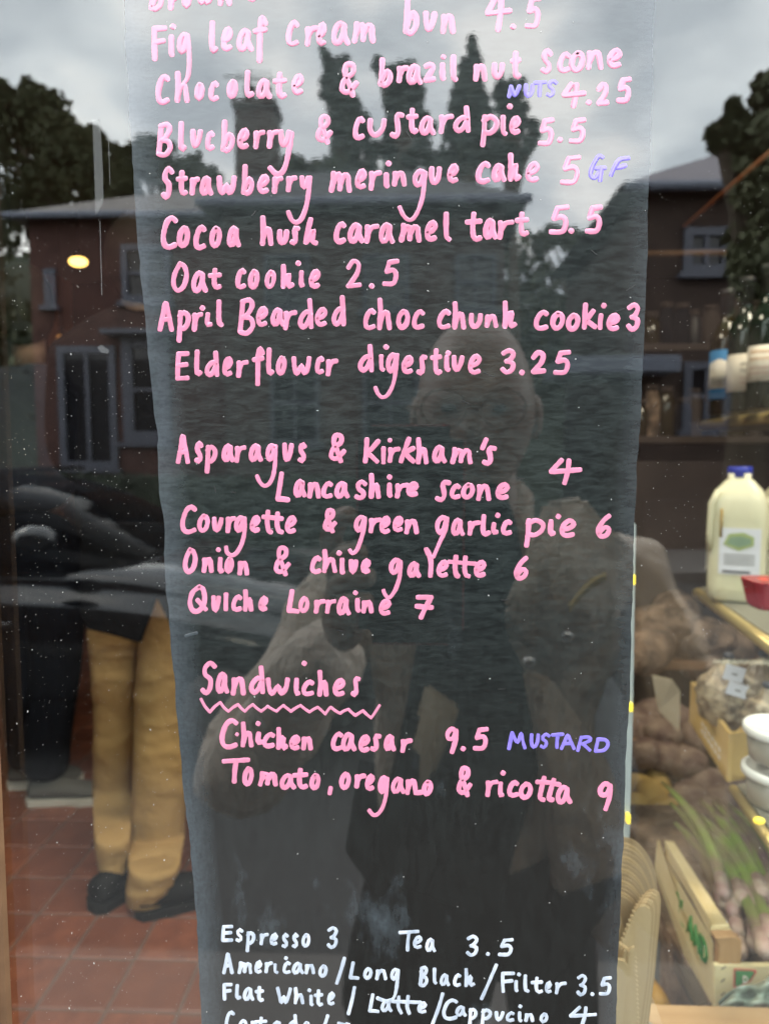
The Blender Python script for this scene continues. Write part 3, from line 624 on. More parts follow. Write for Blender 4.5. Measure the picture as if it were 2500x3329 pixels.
def sole_bm(c, ang, L=0.29, W=0.053, h=0.022):
    b = B(); pts = [(-.5, .3), (-.44, .75), (-.2, .8), (0, .75), (.2, 1), (.36, .95), (.47, .5), (.5, 0)]
    out_ = [(x*L, y*W, 0) for x, y in pts] + [(x*L, -y*W, 0) for x, y in pts[:-1]][::-1]
    Rm = Matrix.Rotation(ang, 3, 'Z'); prism(b, [Rm @ Vector(p) + Vector(c) for p in out_], (0, 0, h)); return b
for s in (-1, 1):
    sh = obj('shoe', shoe_bm((sx_+s*.12, sy+.06, 0.02), R(90-s*8)), M['shoe'], ph, True)
    obj('sole', sole_bm((sx_+s*.12, sy+.06, 0.0), R(90-s*8)), M['rubber'], sh)
# the hand round the phone: palm behind its left edge, fingers across the back, thumb up the side
W0 = mir(1095, 2100, .345); P0 = mir(1120, 1960, .325)
V = [W0, P0]; Ed = [(0, 1)]; Rd = [(.023, .029), (.020, .033)]
def fing(base, kn, mid, tip, r):
    i = len(V); V.extend([base, kn, mid, tip]); Ed.extend([(1, i), (i, i+1), (i+1, i+2), (i+2, i+3)]); Rd.extend([r*1.15, r*1.05, r, r*.85])
# reflected pixel positions, distance in front of the glass (the phone back is at 0.262)
fing(mir(1105, 1850, .322), mir(1075, 1760, .300), mir(1095, 1690, .268), mir(1150, 1670, .252), .0092)
fing(mir(1130, 1890, .322), mir(1090, 1830, .292), mir(1130, 1800, .256), mir(1200, 1795, .250), .0096)
fing(mir(1145, 1930, .320), mir(1100, 1900, .290), mir(1140, 1875, .256), mir(1225, 1875, .250), .0094)
fing(mir(1150, 1980, .318), mir(1115, 1970, .290), mir(1150, 1950, .256), mir(1215, 1955, .250), .0084)
i = len(V); V.extend([mir(1170, 1980, .318), mir(1230, 1890, .296), mir(1300, 1800, .292)]); Ed.extend([(1, i), (i, i+1), (i+1, i+2)]); Rd.extend([.013, .011, .009])
hnd = skin_mesh('hand', V, Ed, Rd, M['skin'], hd, 2)

# phone, held just behind the lens
pc = mir(1329, 1760, 0.2665); pw_, phh = 0.0385, 0.0805
phone = empty('phone', (CAM.x, CAM.y-0.006, CAM.z-0.06), 'dark phone with red case held up by the photographer, seen mirrored in the window', 'phone')
pz = CAM.z + 0.021 - phh
pb = B(); box(pb, (-pw_, -0.2745, pz-phh), (pw_, -0.2655, pz+phh))
bmesh.ops.bevel(pb, geom=[e for e in pb.edges if abs(e.verts[0].co.y-e.verts[1].co.y) > 0.005], offset=0.010, segments=5, affect='EDGES')
obj('back', pb, M['phone'], phone)
pb = B(); box(pb, (-pw_-0.0015, -0.2740, pz-phh-0.0015), (pw_+0.0015, -0.2662, pz+phh+0.0015))
bmesh.ops.bevel(pb, geom=[e for e in pb.edges if abs(e.verts[0].co.y-e.verts[1].co.y) > 0.005], offset=0.0115, segments=5, affect='EDGES')
obj('bumper_case', pb, M['phonecase'], phone)
obj('camera_bar', box(B(), (-pw_+0.001, -0.2656, CAM.z-0.008), (pw_-0.001, -0.2645, CAM.z+0.009)), M['rubber'], phone)
for x in (-0.012, 0.002, 0.016):
    obj('lens', lathe(B(), [(0.0055, 0), (0.0055, 0.0006), (0.004, 0.0007)], 20, (x, -0.2645, CAM.z), 'Y'), M['housewin'], phone)
# ============================================================ SHOP FRONT
pane = tag(obj('window_pane', box(B(), (-1.35, 0.0, 0.55), (2.2, 0.006, 2.75)), M['glass']), 'large shop window pane that mirrors the street and carries the painted menu', 'window')
# frame
mp1 = at(8, 2600, 0.0)
frm = empty('window_frame', (mp1.x, 0, 0.0), 'grey painted window frame at the left edge of the photo and around the pane', 'window frame')
obj('mullion', box(B(), (mp1.x-0.08, -0.008, 0.0), (mp1.x-0.004, -0.0005, 2.9), 0.002), M['brownwood'], frm)
obj('glazing_bead', box(B(), (mp1.x-0.0038, -0.004, 0.05), (mp1.x+0.0005, -0.0005, 2.8)), M['brownwood'], frm)
obj('head_rail', box(B(), (-1.4, -0.04, 2.75), (2.3, 0.05, 2.95)), M['greypaint'], frm)
obj('bottom_rail', box(B(), (mp1.x, -0.04, 0.45), (2.3, 0.05, 0.548)), M['greypaint'], frm)
obj('right_jamb', box(B(), (2.2, -0.04, 0.0), (2.3, 0.05, 2.75)), M['greypaint'], frm)
fas = tag(obj('shop_fascia', box(B(), (-14, -0.10, 2.96), (14, 0.25, 5.2)), M['brick2']), 'brick front above the shop window, out of view', 'wall')
tag(obj('facade_pier', box(B(), (2.31, -0.09, 0.0), (14, 0.25, 2.955)), M['brick2']), 'brick pier right of the shop window, out of view', 'wall', 'brick piers beside the shop window')
tag(obj('facade_pier', box(B(), (-14, -0.09, 0.0), (-1.41, 0.25, 2.955)), M['brick2']), 'brick pier left of the shop window, out of view', 'wall', 'brick piers beside the shop window')
tag(obj('stall_riser', box(B(), (-1.4, -0.05, 0.0), (2.3, 0.12, 0.448)), M['brick2']), 'brick base wall below the shop window, out of view', 'wall')

# ============================================================ MENU BOARD
LE = [(-900, 372), (0, 405), (150, 410), (400, 424), (600, 437), (790, 450), (850, 458), (900, 459), (1000, 470), (1150, 482), (1300, 497), (1380, 508), (1450, 512), (1600, 519), (1700, 531), (1750, 533), (1950, 546), (2150, 561), (2350, 578), (2500, 593), (2650, 609), (2850, 627), (3050, 641), (3329, 658), (4100, 712)]
RE = [(-900, 2146), (0, 2126), (300, 2118), (500, 2112), (800, 2104), (950, 2098), (1100, 2093), (1300, 2085), (1450, 2076), (1500, 2071), (1620, 2067), (1700, 2062), (1800, 2058), (2050, 2051), (2250, 2046), (2400, 2036), (2450, 2034), (2750, 2025), (3000, 2014), (3200, 2006), (3329, 2000), (4100, 1975)]
def interp(T, y):
    for (a, xa), (b, xb) in zip(T, T[1:]):
        if y <= b: return xa + (xb-xa)*(y-a)/(b-a)
    return T[-1][1]
random.seed(3)
b = B(); uvl = b.loops.layers.uv.new('UVMap'); rows = []; ny = 200; nx = 14
ys = [-900 + 5000*i/ny for i in range(ny+1)]
wl_ = wr_ = 0
for i, y in enumerate(ys):
    wl_ = wl_*0.6 + random.gauss(0, 1.5); wr_ = wr_*0.6 + random.gauss(0, 1.2)
    xl = interp(LE, y) + wl_; xr = interp(RE, y) + wr_
    rows.append([(b.verts.new(at(xl + (xr-xl)*j/nx, y, -0.0008)), j/nx, 1-(y+900)/5000) for j in range(nx+1)])
UV = {}
for r_ in rows:
    for v, u, w in r_: UV[v] = (u, w)
for r0, r1 in zip(rows, rows[1:]):
    for j in range(nx): b.faces.new((r1[j][0], r1[j+1][0], r0[j+1][0], r0[j][0]))
bd_edges = [e for e in b.edges if e.is_boundary]
ret = bmesh.ops.extrude_edge_only(b, edges=bd_edges)
for v in [v for v in ret['geom'] if isinstance(v, bmesh.types.BMVert)]: v.co.y = -0.0001
for v in [v for v in ret['geom'] if isinstance(v, bmesh.types.BMVert)]:
    o2 = min((w for e in v.link_edges for w in e.verts if w in UV), key=lambda w: (w.co-v.co).length, default=None)
    if o2: pass
for f in b.faces:
    for lp_ in f.loops: lp_[uvl].uv = UV.get(lp_.vert, (0, 0.5))
board = empty('menu_board', at(1250, 1700, 0), 'tall strip of blackboard paint on the window, hand lettered with the menu', 'menu board')
obj('painted_panel', b, M['board'], board, False)

# ------------------------------------------------------------ hand lettering
G = {
'a': "72,12 45,0 15,25 0,65 12,98 38,95 62,60 74,15|74,12 74,60 98,98",
'b': "18,0 12,50 0,95|5,90 40,100 92,82 98,58 70,44 40,56 12,80",
'c': "95,12 70,0 30,20 3,60 10,92 45,100 92,92",
'd': "82,0 90,50 95,98|88,48 55,42 12,62 0,85 25,100 60,85 88,55",
'e': "15,58 60,50 95,25 70,0 30,15 2,55 10,90 45,100 85,92",
'f': "98,14 68,0 48,22 44,60 42,100|0,32 96,28",
'q': "90,10 50,0 8,30 0,70 25,100 60,80 92,15",
'h': "8,0 14,50 5,100|8,88 40,48 75,45 85,70 95,100",
'H': "10,0 12,50 8,97|10,92 45,52 68,40 60,75 68,97 98,88",
'i': "40,0 25,60 38,97 98,92", 'I': "60,0 40,50 35,100",
'k': "14,0 8,50 3,100|82,28 40,55 18,68 55,82 98,98",
'K': "12,0 8,50 0,100|98,8 40,48 15,58 50,78 88,100",
'l': "20,0 8,50 12,86 45,100 98,92", 'L': "38,0 20,50 3,95|3,97 50,97 98,100",
'm': "12,5 10,50 0,100|10,60 32,12 48,18 48,60 46,92|50,60 72,14 92,25 93,60 98,100",
'n': "10,8 12,50 3,100|12,62 40,12 75,8 86,40 97,100",
'o': "55,0 15,25 0,70 30,100 75,85 98,40 80,5 50,1",
'p': "18,0 14,50 5,100|12,14 55,0 95,15 88,40 50,58 14,54",
'r': "8,8 12,50 3,100|12,55 45,14 98,5",
's': "95,15 60,0 20,18 30,45 75,65 75,88 40,100 2,92", 'j': "98,6 62,2 48,20 56,50 58,80 35,100 2,92",
't': "50,0 42,50 48,88 72,100 96,94|0,32 98,28",
'x': "30,0 25,50 40,90 98,98",
'u': "5,0 3,60 25,98 60,90 88,50 96,2", 'v': "3,0 8,60 28,98 58,82 82,45 97,3",
'U': "10,0 0,60 25,100 60,90 85,40 95,0|95,0 90,60 92,98",
'w': "5,0 10,60 22,98 40,70 52,45 60,70 70,96 90,60 98,0",
'z': "5,10 55,0 95,14 55,55 3,98|3,98 98,90",
'A': "5,100 30,45 50,0 70,35 98,100|20,64 80,60", 'B': "22,4 14,50 2,95|18,6 70,0 92,16 60,42 25,52|25,52 80,56 96,78 55,100 5,97",
'C': "98,10 70,0 30,15 2,60 12,92 50,100 95,92", 'D': "25,4 5,96|22,4 80,10 98,45 70,88 6,98",
'E': "95,3 12,4|12,4 5,50 3,97|3,97 95,95|8,48 85,44", 'F': "98,3 10,4|10,4 10,50 14,100|12,48 85,43",
'G': "80,6 55,2 12,45 0,80 28,92 60,65|38,52 98,50|75,50 65,100",
'M': "20,0 0,100|20,2 45,55 55,60 75,5 85,50 98,95", 'N': "22,5 3,100|22,8 55,92 98,2", 
'O': "50,0 12,35 0,75 30,100 78,82 98,40 78,8 48,2", 'Q': "60,0 20,20 0,60 15,95 50,100 85,75 92,40 80,8 55,1|48,55 98,92",
'R': "28,2 2,100|28,4 85,2 92,25 35,52|40,50 90,98", 'S': "96,12 62,0 22,16 22,38 62,55 58,85 30,100 2,90",
'T': "0,6 98,0|50,5 44,50 42,100", 'W': "3,0 18,60 30,95 50,55 62,95 80,60 98,5",
'2': "5,25 45,0 90,12 75,50 3,97|3,97 98,93", '3': "10,12 60,0 95,15 70,40 35,50|40,50 90,60 80,88 35,100 2,86",
'4': "38,2 4,48|4,50 50,47 98,42|62,4 58,50 48,98", '5': "98,2 42,6|42,6 22,42|22,44 70,38 90,58 70,92 5,94",
'6': "95,0 45,25 3,68 25,98 75,92 96,65 60,55 10,82", '7': "8,4 95,4|95,4 60,50 28,100|0,46 98,52",
'9': "88,10 45,0 5,22 15,44 60,40 90,10|90,8 85,50 50,100",
'&': "98,62 45,90 5,82 20,52 75,28 75,4 35,2 25,30 50,62 75,100",
'.': "50,50",
}
CNT = [0]
def stroke(bm, pts, w, step=5.0, seed=0):
    "a brush stroke on the board: domed ribbon with round ends, drawn in photograph pixels"
    rnd = random.Random(seed); CNT[0] += 1
    hh = 0.000022 + 0.000004*(CNT[0] % 9)
    if len(pts) > 1: pts = catmull(pts, step)
    if len(pts) == 1: pts = [(pts[0][0]-0.8, pts[0][1]-0.5), pts[0], (pts[0][0]+0.8, pts[0][1]+0.5)]
    n = len(pts); T = []
    for i in range(n):
        a, c = pts[max(0, i-1)], pts[min(n-1, i+1)]; d = math.hypot(c[0]-a[0], c[1]-a[1]) or 1
        T.append(((c[0]-a[0])/d, (c[1]-a[1])/d))
    h = w/2; caps = [(-0.86, .5), (-0.6, .8), (-.3, .95)]
    st = [(pts[0][0]+T[0][0]*h*k, pts[0][1]+T[0][1]*h*k, T[0], s) for k, s in caps]
    jw = 0; mid = []
    for i in range(n):
        jw = jw*0.75 + rnd.gauss(0, 0.042); mid.append((pts[i][0], pts[i][1], T[i], 1 + jw))
    en = [(pts[-1][0]-T[-1][0]*h*k, pts[-1][1]-T[-1][1]*h*k, T[-1], s) for k, s in caps][::-1]
    rows = []
    for x, y, t, s in st + mid + en:
        nx_, ny_ = -t[1], t[0]; row = []
        for u, z in ((-1, 0.0), (-.9, .8), (-.35, 1.0), (.35, 1.0), (.9, .8), (1, 0.0)):
            row.append(bm.verts.new(at(x + nx_*h*s*u, y + ny_*h*s*u, -0.00083 - hh*z)))
        rows.append(row)
    for r0, r1 in zip(rows, rows[1:]):
        for k in range(5): bm.faces.new((r0[k], r0[k+1], r1[k+1], r1[k]))
    bm.faces.new(rows[0]); bm.faces.new(rows[-1][::-1])
WCOL = dict(pink='pink', purple='violet', white='white')
def write(panel, color, w, text):
    ox, oy, s = panel
    for word in text.strip().split('|'):
        bm = B(); name = None
        for ent in word.strip().split(';'):
            f = ent.split()
            if not f: continue
            if f[0] == '"': name = ent.strip()[2:].strip(); continue
            if f[0] in ('~', '~~'):                           # free stroke; ~~ thinner
                pts = [tuple(ox + float(q.split(',')[0])/s if i == 0 else oy + float(q.split(',')[1])/s for i in range(2)) for q in f[1:]]
                stroke(bm, pts, w*(0.84 if f[0] == '~~' else 1), seed=CNT[0]); continue
            x0, y0, x1, y1 = [float(k) for k in f[1:5]]
            ww = w*s; i_ = ww*0.47
            x0 += i_; x1 -= i_; y0 += i_; y1 -= i_
            if f[0] == '.':
                stroke(bm, [(ox + (x0+x1)/2/s, oy + (y0+y1)/2/s)], min(w*1.1, (x1-x0+ww)/s*1.05), seed=CNT[0]); continue
            if x1 < x0: x0 = x1 = (x0+x1)/2
            for st in G[f[0]].split('|'):
                pts = []
                for q in st.split():
                    a_, c_ = q.split(','); pts.append((ox + (x0 + (x1-x0)*float(a_)/100)/s, oy + (y0 + (y1-y0)*float(c_)/100)/s))
                stroke(bm, pts, w, seed=CNT[0])
        bmesh.ops.recalc_face_normals(bm, faces=bm.faces[:])
        bm.normal_update()
        for fc in bm.faces:
            if fc.normal.y > 0.1: fc.normal_flip()
        o = obj('painted_word', bm, M[color], board, True)
        if name: o['label'] = '%s painted lettering %s' % (WCOL[color], name)
PA, PB, PC, PD, PE, PF = [(x, y, 1.9774) for x, y in ((450,0),(1250,0),(450,360),(1250,360),(450,830),(1250,830))]
PG, PH = (550,1380,2.1295), (1250,1380,2.1295)
PI_, PJ = (630,2110,2.2446), (1300,2110,2.2446)
PK, PL = (680,2960,2.3069), (1300,2960,2.3069)
write(PA, 'pink', 18.5, '''" reading brown, cut by the top edge; b 68 -110 165 75; r 192 -30 252 68; o 282 -70 345 58; w 372 -60 485 38; n 510 -70 605 40; s 700 -120 778 14
|" reading Fig; F 80 158 190 395; . 207 152 242 190; x 195 220 235 370; q 250 205 335 350; ~~ 318,228 328,330 328,430 318,500 303,525
|" reading leaf; l 455 130 515 345; e 532 168 612 330; a 632 180 745 335; f 735 95 835 408
|" reading cream; c 948 128 1038 302; r 1068 160 1165 300; e 1145 140 1212 300; a 1240 132 1365 295; m 1372 130 1527 280
|" reading Chocolate; C 112 475 207 675; h 232 455 335 662; o 362 528 427 652; c 450 515 522 655; o 570 508 643 635; l 680 448 748 632; a 757 500 862 640; t 862 460 958 638; e 985 470 1068 612
|" ampersand before brazil; & 1288 395 1420 628''')
write(PB, 'pink', 18.5, '''" reading bun; b 120 -40 222 232; v 247 68 340 210; n 357 80 458 220
|" reading 4.5; 4 640 -40 825 212; . 808 155 842 188; 5 895 -30 1010 195
|" reading brazil; b -42 368 53 565; r 75 415 160 535; a 140 408 248 548; z 248 398 332 535; x 353 400 394 522; . 363 347 393 385; x 420 348 472 530
|" reading nut; n 567 402 663 525; u 687 398 775 515; t 805 325 880 512
|" reading scone; s 1000 310 1083 478; c 1108 330 1200 470; o 1185 325 1290 468; n 1290 315 1408 450; e 1428 308 1530 440
|" price 4.25; 4 1132 522 1300 700; . 1295 640 1328 678; 2 1358 525 1445 685; 5 1482 490 1590 672''')
write(PB, 'purple', 13.5, '''" reading NUTS; N 785 540 880 632; u 893 535 965 632; T 955 515 1045 625; S 1035 508 1115 630''')
write(PC, 'pink', 17.5, '''" reading Blueberry; B 115 72 225 300; l 257 65 312 265; v 335 115 418 245; c 430 125 495 258; b 530 55 620 273; e 638 108 718 248; r 738 118 820 248; r 825 115 912 245; v 900 118 985 240; ~ 985,145 970,240 950,340 925,395 890,408 848,368
|" small ampersand before custard; & 1138 20 1252 218
|" reading custard; c 1378 33 1460 190; u 1470 45 1600 172; j 1614 5 1712 180; t 1719 -20 1802 152; a 1804 30 1912 160; r 1927 15 2030 150; d 2022 -35 2139 145
|" reading Strawberry; S 147 355 235 573; t 242 380 322 550; r 330 420 400 545; a 395 415 485 548; w 500 415 635 548; b 662 342 745 550; e 765 405 848 535; r 858 415 935 535; r 947 412 1025 525; v 1035 415 1110 510; ~~ 1105,430 1095,520 1078,620 1048,695 1015,718 985,700 965,652
|" reading meringue; m 1225 380 1375 528; e 1393 370 1470 508; r 1478 378 1568 515; x 1575 395 1615 500; . 1592 320 1625 358; n 1627 380 1727 488; q 1762 372 1857 495; ~~ 1845,400 1836,480 1825,560 1797,645 1762,697 1732,700 1702,670 1680,622; u 1867 355 1952 480; e 1985 338 2062 468
|" reading Cocoa; C 145 672 258 893; o 250 738 335 885; c 355 732 442 897; o 458 740 540 885; a 570 738 662 880
|" reading hush; h 780 672 872 870; u 892 760 972 868; j 972 735 1042 868; ~ 1108,700 1090,770 1078,845; ~ 1078,845 1110,800 1125,770 1120,835 1140,850
|" reading caramel; c 1255 708 1340 858; a 1345 718 1455 855; r 1450 722 1552 855; a 1545 715 1650 858; m 1674 715 1822 848; e 1840 700 1927 842; x 1955 648 2012 845''')
write(PD, 'pink', 17.5, '''" reading pie; p 610 22 740 235; x 740 25 790 165; . 787 -47 822 -8; e 800 30 880 155
|" price 5.5 beside the custard pie; 5 978 40 1095 235; . 1110 172 1143 203; 5 1177 40 1298 220
|" reading cake; c 585 322 685 472; a 688 335 785 460; H 788 268 880 460; e 905 322 1000 462
|" price 5 beside the meringue cake; 5 1120 280 1265 487
|" reading tart; t 515 648 632 843; a 633 690 728 830; r 722 695 835 830; t 835 648 930 810
|" price 5.5 beside the caramel tart; 5 1048 600 1192 805; . 1182 755 1217 790; 5 1280 600 1405 800''')
write(PD, 'purple', 15, '''" reading GF; G 1310 275 1430 460; ~ 1565,305 1510,315 1478,360 1455,412; ~ 1480,365 1515,362 1545,352''')
write(PE, 'pink', 16, '''" reading Oat; O 213 38 328 242; a 342 97 450 243; t 448 80 540 222
|" reading cookie, after Oat; c 625 80 697 220; o 707 88 780 220; o 813 93 888 220; H 912 55 1005 220; i 1030 95 1070 212; . 1012 32 1045 70; e 1097 85 1175 215
|" price 2.5; 2 1333 22 1438 217; . 1482 180 1518 215; 5 1562 20 1680 207
|" reading April; A 122 292 232 492; p 245 352 340 562; r 345 360 420 492; i 422 365 480 465; . 397 323 430 355; x 498 283 550 465
|" reading Bearded; B 638 272 755 515; e 757 325 838 460; a 850 335 945 460; r 930 348 1025 482; d 1027 275 1130 478; e 1135 330 1220 460; d 1243 255 1337 460
|" reading choc; c 1445 338 1530 482; h 1532 272 1632 482; o 1657 345 1747 478; c 1757 345 1844 478
|" reading Elderflower; E 237 612 335 812; l 360 605 414 780; d 428 612 525 785; e 540 648 612 780; r 628 668 712 790; f 730 583 815 843; l 822 592 876 777; o 885 645 955 775; w 980 648 1115 778; c 1135 645 1197 768; r 1203 660 1288 780
|" reading digestive; d 1412 570 1517 755; x 1543 635 1585 750; . 1573 570 1612 610; q 1592 625 1677 760; ~~ 1664,640 1654,740 1637,830 1602,898 1567,913 1540,890 1524,852; e 1692 640 1772 765; j 1785 635 1859 772; t 1874 597 1954 772; x 1962 640 2007 752; . 1974 610 2009 648; v 2012 640 2097 752; e 2117 632 2209 768''')
write(PF, 'pink', 16.5, '''" reading chunk; c 335 345 430 478; h 432 295 527 478; u 540 370 634 475; n 640 375 732 467; H 752 290 852 478
|" reading cookie, after chunk; c 957 350 1058 485; o 1065 358 1160 485; o 1165 370 1258 490; k 1265 303 1368 478; I 1360 372 1415 480; . 1388 305 1428 342; e 1425 370 1515 488
|" price 3 touching the right edge of the board; 3 1550 303 1645 492
|" price 3.25; 3 742 597 847 768; . 865 735 900 772; 2 938 610 1040 767; 5 1077 605 1200 777''')
write(PG, 'pink', 15.8, '''" reading Asparagus; A 45 65 148 275; s 175 112 240 272; p 245 140 338 342; a 365 130 458 265; r 452 140 538 268; a 552 130 652 262; q 668 130 750 260; ~~ 738,150 735,260 722,350 695,408 660,425 630,400 610,358; v 783 125 865 262; s 890 120 955 270
|" ampersand in the first savoury line; & 1102 58 1228 270
|" following the ampersand in the first savoury line; K 1342 88 1465 272; I 1466 150 1502 278; . 1515 95 1542 125; r 1510 150 1605 268; ~ 1660,100 1625,190 1605,255; ~ 1690,165 1640,200 1690,255; h 1705 88 1798 278; a 1820 140 1923 272; m 1945 150 2102 278; ~ 2193,105 2168,165; j 2162 145 2270 285
|" price 4 of the savoury scone; 4 2618 228 2862 425
|" reading Lancashire; L 735 325 842 538; a 862 375 955 508; n 955 392 1052 515; c 1052 390 1138 515; a 1145 390 1252 515; s 1280 380 1375 525; h 1380 335 1468 517; x 1507 402 1547 510; . 1507 347 1545 382; r 1560 400 1665 515; e 1640 392 1732 502
|" reading scone, after Lancashire; j 1837 382 1955 538; c 1940 408 2022 520; o 2020 402 2117 520; n 2122 405 2230 532; e 2258 400 2360 523
|" reading Courgette; C 78 555 197 760; o 195 618 285 752; v 297 638 380 752; r 390 630 467 755; q 452 628 535 752; ~~ 524,650 524,740 502,830 465,892 430,906 402,885 396,850; e 560 625 638 750; ~ 685,605 680,680 692,738 705,745; ~ 752,618 748,690 762,740 780,745; ~ 655,640 720,646 780,652; e 802 628 888 757
|" narrow ampersand before green; & 1062 577 1165 755
|" reading green; q 1280 625 1370 750; ~~ 1356,650 1350,710 1330,790 1300,868 1270,893 1252,872; r 1378 640 1475 755; e 1455 630 1537 760; e 1545 633 1625 748; n 1625 650 1730 762
|" reading garlic; q 1840 628 1940 765; ~~ 1925,650 1913,730 1880,800 1845,880 1825,920 1792,902 1778,862; a 1950 645 2047 775; r 2062 660 2158 772; l 2153 620 2228 775; i 2220 675 2280 765; . 2252 610 2295 648; c 2295 655 2377 770
|" reading pie, after garlic; p 2450 648 2608 855; i 2615 655 2675 775; . 2670 617 2715 657; e 2700 650 2820 785
|" price 6 nearest the right edge; 6 2950 618 3062 792
|" reading Onion; O 97 850 200 1037; n 225 912 312 1030; i 333 915 383 1035; . 328 850 357 885; o 383 918 450 1037; n 472 935 557 1048
|" ampersand after Onion; & 722 838 845 1053
|" reading chive; c 975 905 1060 1037; h 1055 860 1168 1030; x 1180 920 1218 1042; . 1160 875 1195 907; v 1243 930 1310 1040; e 1328 925 1398 1035
|" reading galette; q 1522 922 1615 1045; ~~ 1602,950 1596,1050 1572,1130 1540,1185 1515,1200 1492,1172 1484,1150; a 1648 945 1745 1065; ~ 1783,868 1800,900 1812,960 1808,1048; e 1850 935 1938 1063; ~ 1985,915 1978,990 1988,1045 2000,1050; ~ 2050,920 2045,1000 2055,1045 2072,1050; ~~ 1935,950 2030,958 2130,965; e 2108 935 2200 1060
|" price 6 of the galette; 6 2383 910 2488 1082
|" reading Quiche; Q 130 1108 272 1308; v 292 1180 362 1308; I 375 1160 415 1295; c 430 1175 512 1298; h 510 1138 587 1298; e 617 1185 688 1297
|" reading Lorraine; L 812 1137 907 1310; o 895 1188 975 1308; r 1000 1205 1087 1312; r 1078 1205 1160 1312; a 1160 1190 1260 1325; x 1285 1198 1328 1305; . 1275 1150 1305 1182; n 1328 1210 1417 1310; e 1450 1205 1542 1325
|" price 7; 7 1697 1175 1835 1353''')
write(PI_, 'pink', 15.8, '''" heading Sandwiches; S 48 85 175 338; a 162 165 262 330; n 270 195 383 342; d 405 118 525 335; w 520 205 705 345; i 727 207 780 347; . 790 88 825 122; c 785 222 885 345; h 900 150 987 350; e 1015 210 1112 347; j 1143 195 1220 350
|" reading Chicken; C 190 505 330 732; h 340 527 442 720; i 445 600 512 700; . 455 530 488 558; . 305 612 328 634; c 500 605 600 725; H 598 567 692 742; e 697 625 783 742; n 783 630 872 742
|" reading caesar; c 1000 600 1095 745; a 1075 605 1190 750; e 1200 622 1292 755; j 1283 615 1372 752; a 1385 618 1477 750; r 1505 648 1600 760
|" price 9.5; 9 1831 565 1936 768; . 1947 710 1982 745; 5 2029 565 2154 750
|" reading Tomato with a comma; T 205 793 418 985; o 357 855 440 1003; m 470 885 617 1005; a 628 905 750 1028; t 718 865 840 1025; o 845 905 928 1033; ~~ 1000,1012 992,1055
|" reading oregano; o 1062 895 1149 1030; r 1170 905 1262 1020; e 1250 905 1325 1037; q 1345 920 1425 1060; ~~ 1412,945 1404,1060 1380,1150 1348,1200 1312,1212 1280,1178; a 1437 930 1548 1060; n 1540 940 1638 1068; ~ 1625,1050 1662,1045; o 1664 955 1746 1075
|" ampersand before ricotta; & 1914 853 2034 1083
|" reading ricotta; r 2124 948 2224 1083; i 2214 965 2265 1088; . 2232 885 2279 925; c 2284 955 2376 1085; o 2369 968 2474 1100; ~ 2555,940 2535,1020 2525,1085 2550,1100; ~ 2625,955 2600,1040 2590,1090 2615,1100; ~ 2505,970 2590,975 2665,990; a 2639 990 2762 1135
|" price 9; 9 2944 965 3062 1185''')
write(PI_, 'pink', 9.5, '''" zigzag underline under Sandwiches; ~ 55,365 85,420 120,460; ~ 120,460 155,420 195,390; ~ 195,390 225,430 255,455; ~ 255,455 290,425 325,405; ~ 325,405 350,435 375,455; ~ 375,455 405,425 432,405; ~ 432,405 465,435 495,455; ~ 495,455 520,435 540,418; ~ 540,418 575,440 605,455; ~ 605,455 630,430 655,412; ~ 655,412 685,435 710,455; ~ 710,455 745,430 780,412; ~ 780,412 815,440 845,460; ~ 845,460 875,440 905,425; ~ 905,425 935,450 960,475; ~ 960,475 985,440 1000,425; ~ 1000,425 1040,455 1070,470; ~ 1070,470 1100,450 1130,440; ~ 1130,440 1155,465 1180,485; ~ 1180,485 1210,465 1235,450; ~ 1235,450 1265,480 1295,503; ~ 1295,503 1325,460 1355,412''')
write(PJ, 'purple', 11.5, '''" reading MUSTARD; M 782 598 925 740; u 945 613 1022 730; S 1017 610 1100 732; T 1100 610 1200 730; A 1160 618 1282 738; R 1282 630 1405 752; D 1408 643 1530 760''')
write(PK, 'white', 11.5, '''" reading Espresso; E 90 105 187 240; s 197 130 262 240; p 273 155 350 315; r 378 165 450 262; e 455 165 520 265; s 543 165 600 285; s 620 165 674 285; o 693 170 762 280
|" price 3 of the first drink; 3 880 118 970 290
|" reading Tea; T 1418 145 1580 310; e 1527 185 1602 290; a 1620 205 1702 315
|" reading Americano; A 97 312 187 480; m 215 375 327 478; e 340 370 402 475; r 415 380 482 472; x 478 395 522 478; . 562 343 593 372; c 550 378 617 478; a 622 385 715 480; n 715 395 797 480; o 820 405 890 505; ~ 1015,358 992,440 958,545
|" reading Long; L 1045 380 1130 520; o 1155 425 1227 520; n 1243 435 1337 525; q 1358 430 1430 530; ~ 1418,450 1408,560 1392,640 1368,668 1320,678 1262,657
|" reading Flat; F 97 540 180 678; l 195 550 245 672; a 255 572 342 680; t 342 565 415 688
|" reading White; W 500 570 625 710; h 632 572 718 705; x 750 630 785 720; . 738 585 767 612; t 785 590 858 722; e 885 605 948 715; ~ 1090,578 1070,680 1045,775
|" reading Latte; L 1190 620 1280 770; a 1285 670 1377 765; ~ 1422,650 1418,720 1440,768; ~ 1492,645 1485,720 1500,772; ~ 1375,682 1480,686 1585,690; e 1560 680 1637 775
|" lowest word, half cut by the bottom edge; C 118 750 197 905; o 220 815 290 905; r 310 820 372 905; t 345 795 440 905; a 470 825 555 905; d 590 775 667 910; o 700 830 760 905; ~ 890,790 870,850 845,905; m 950 830 1070 905''')
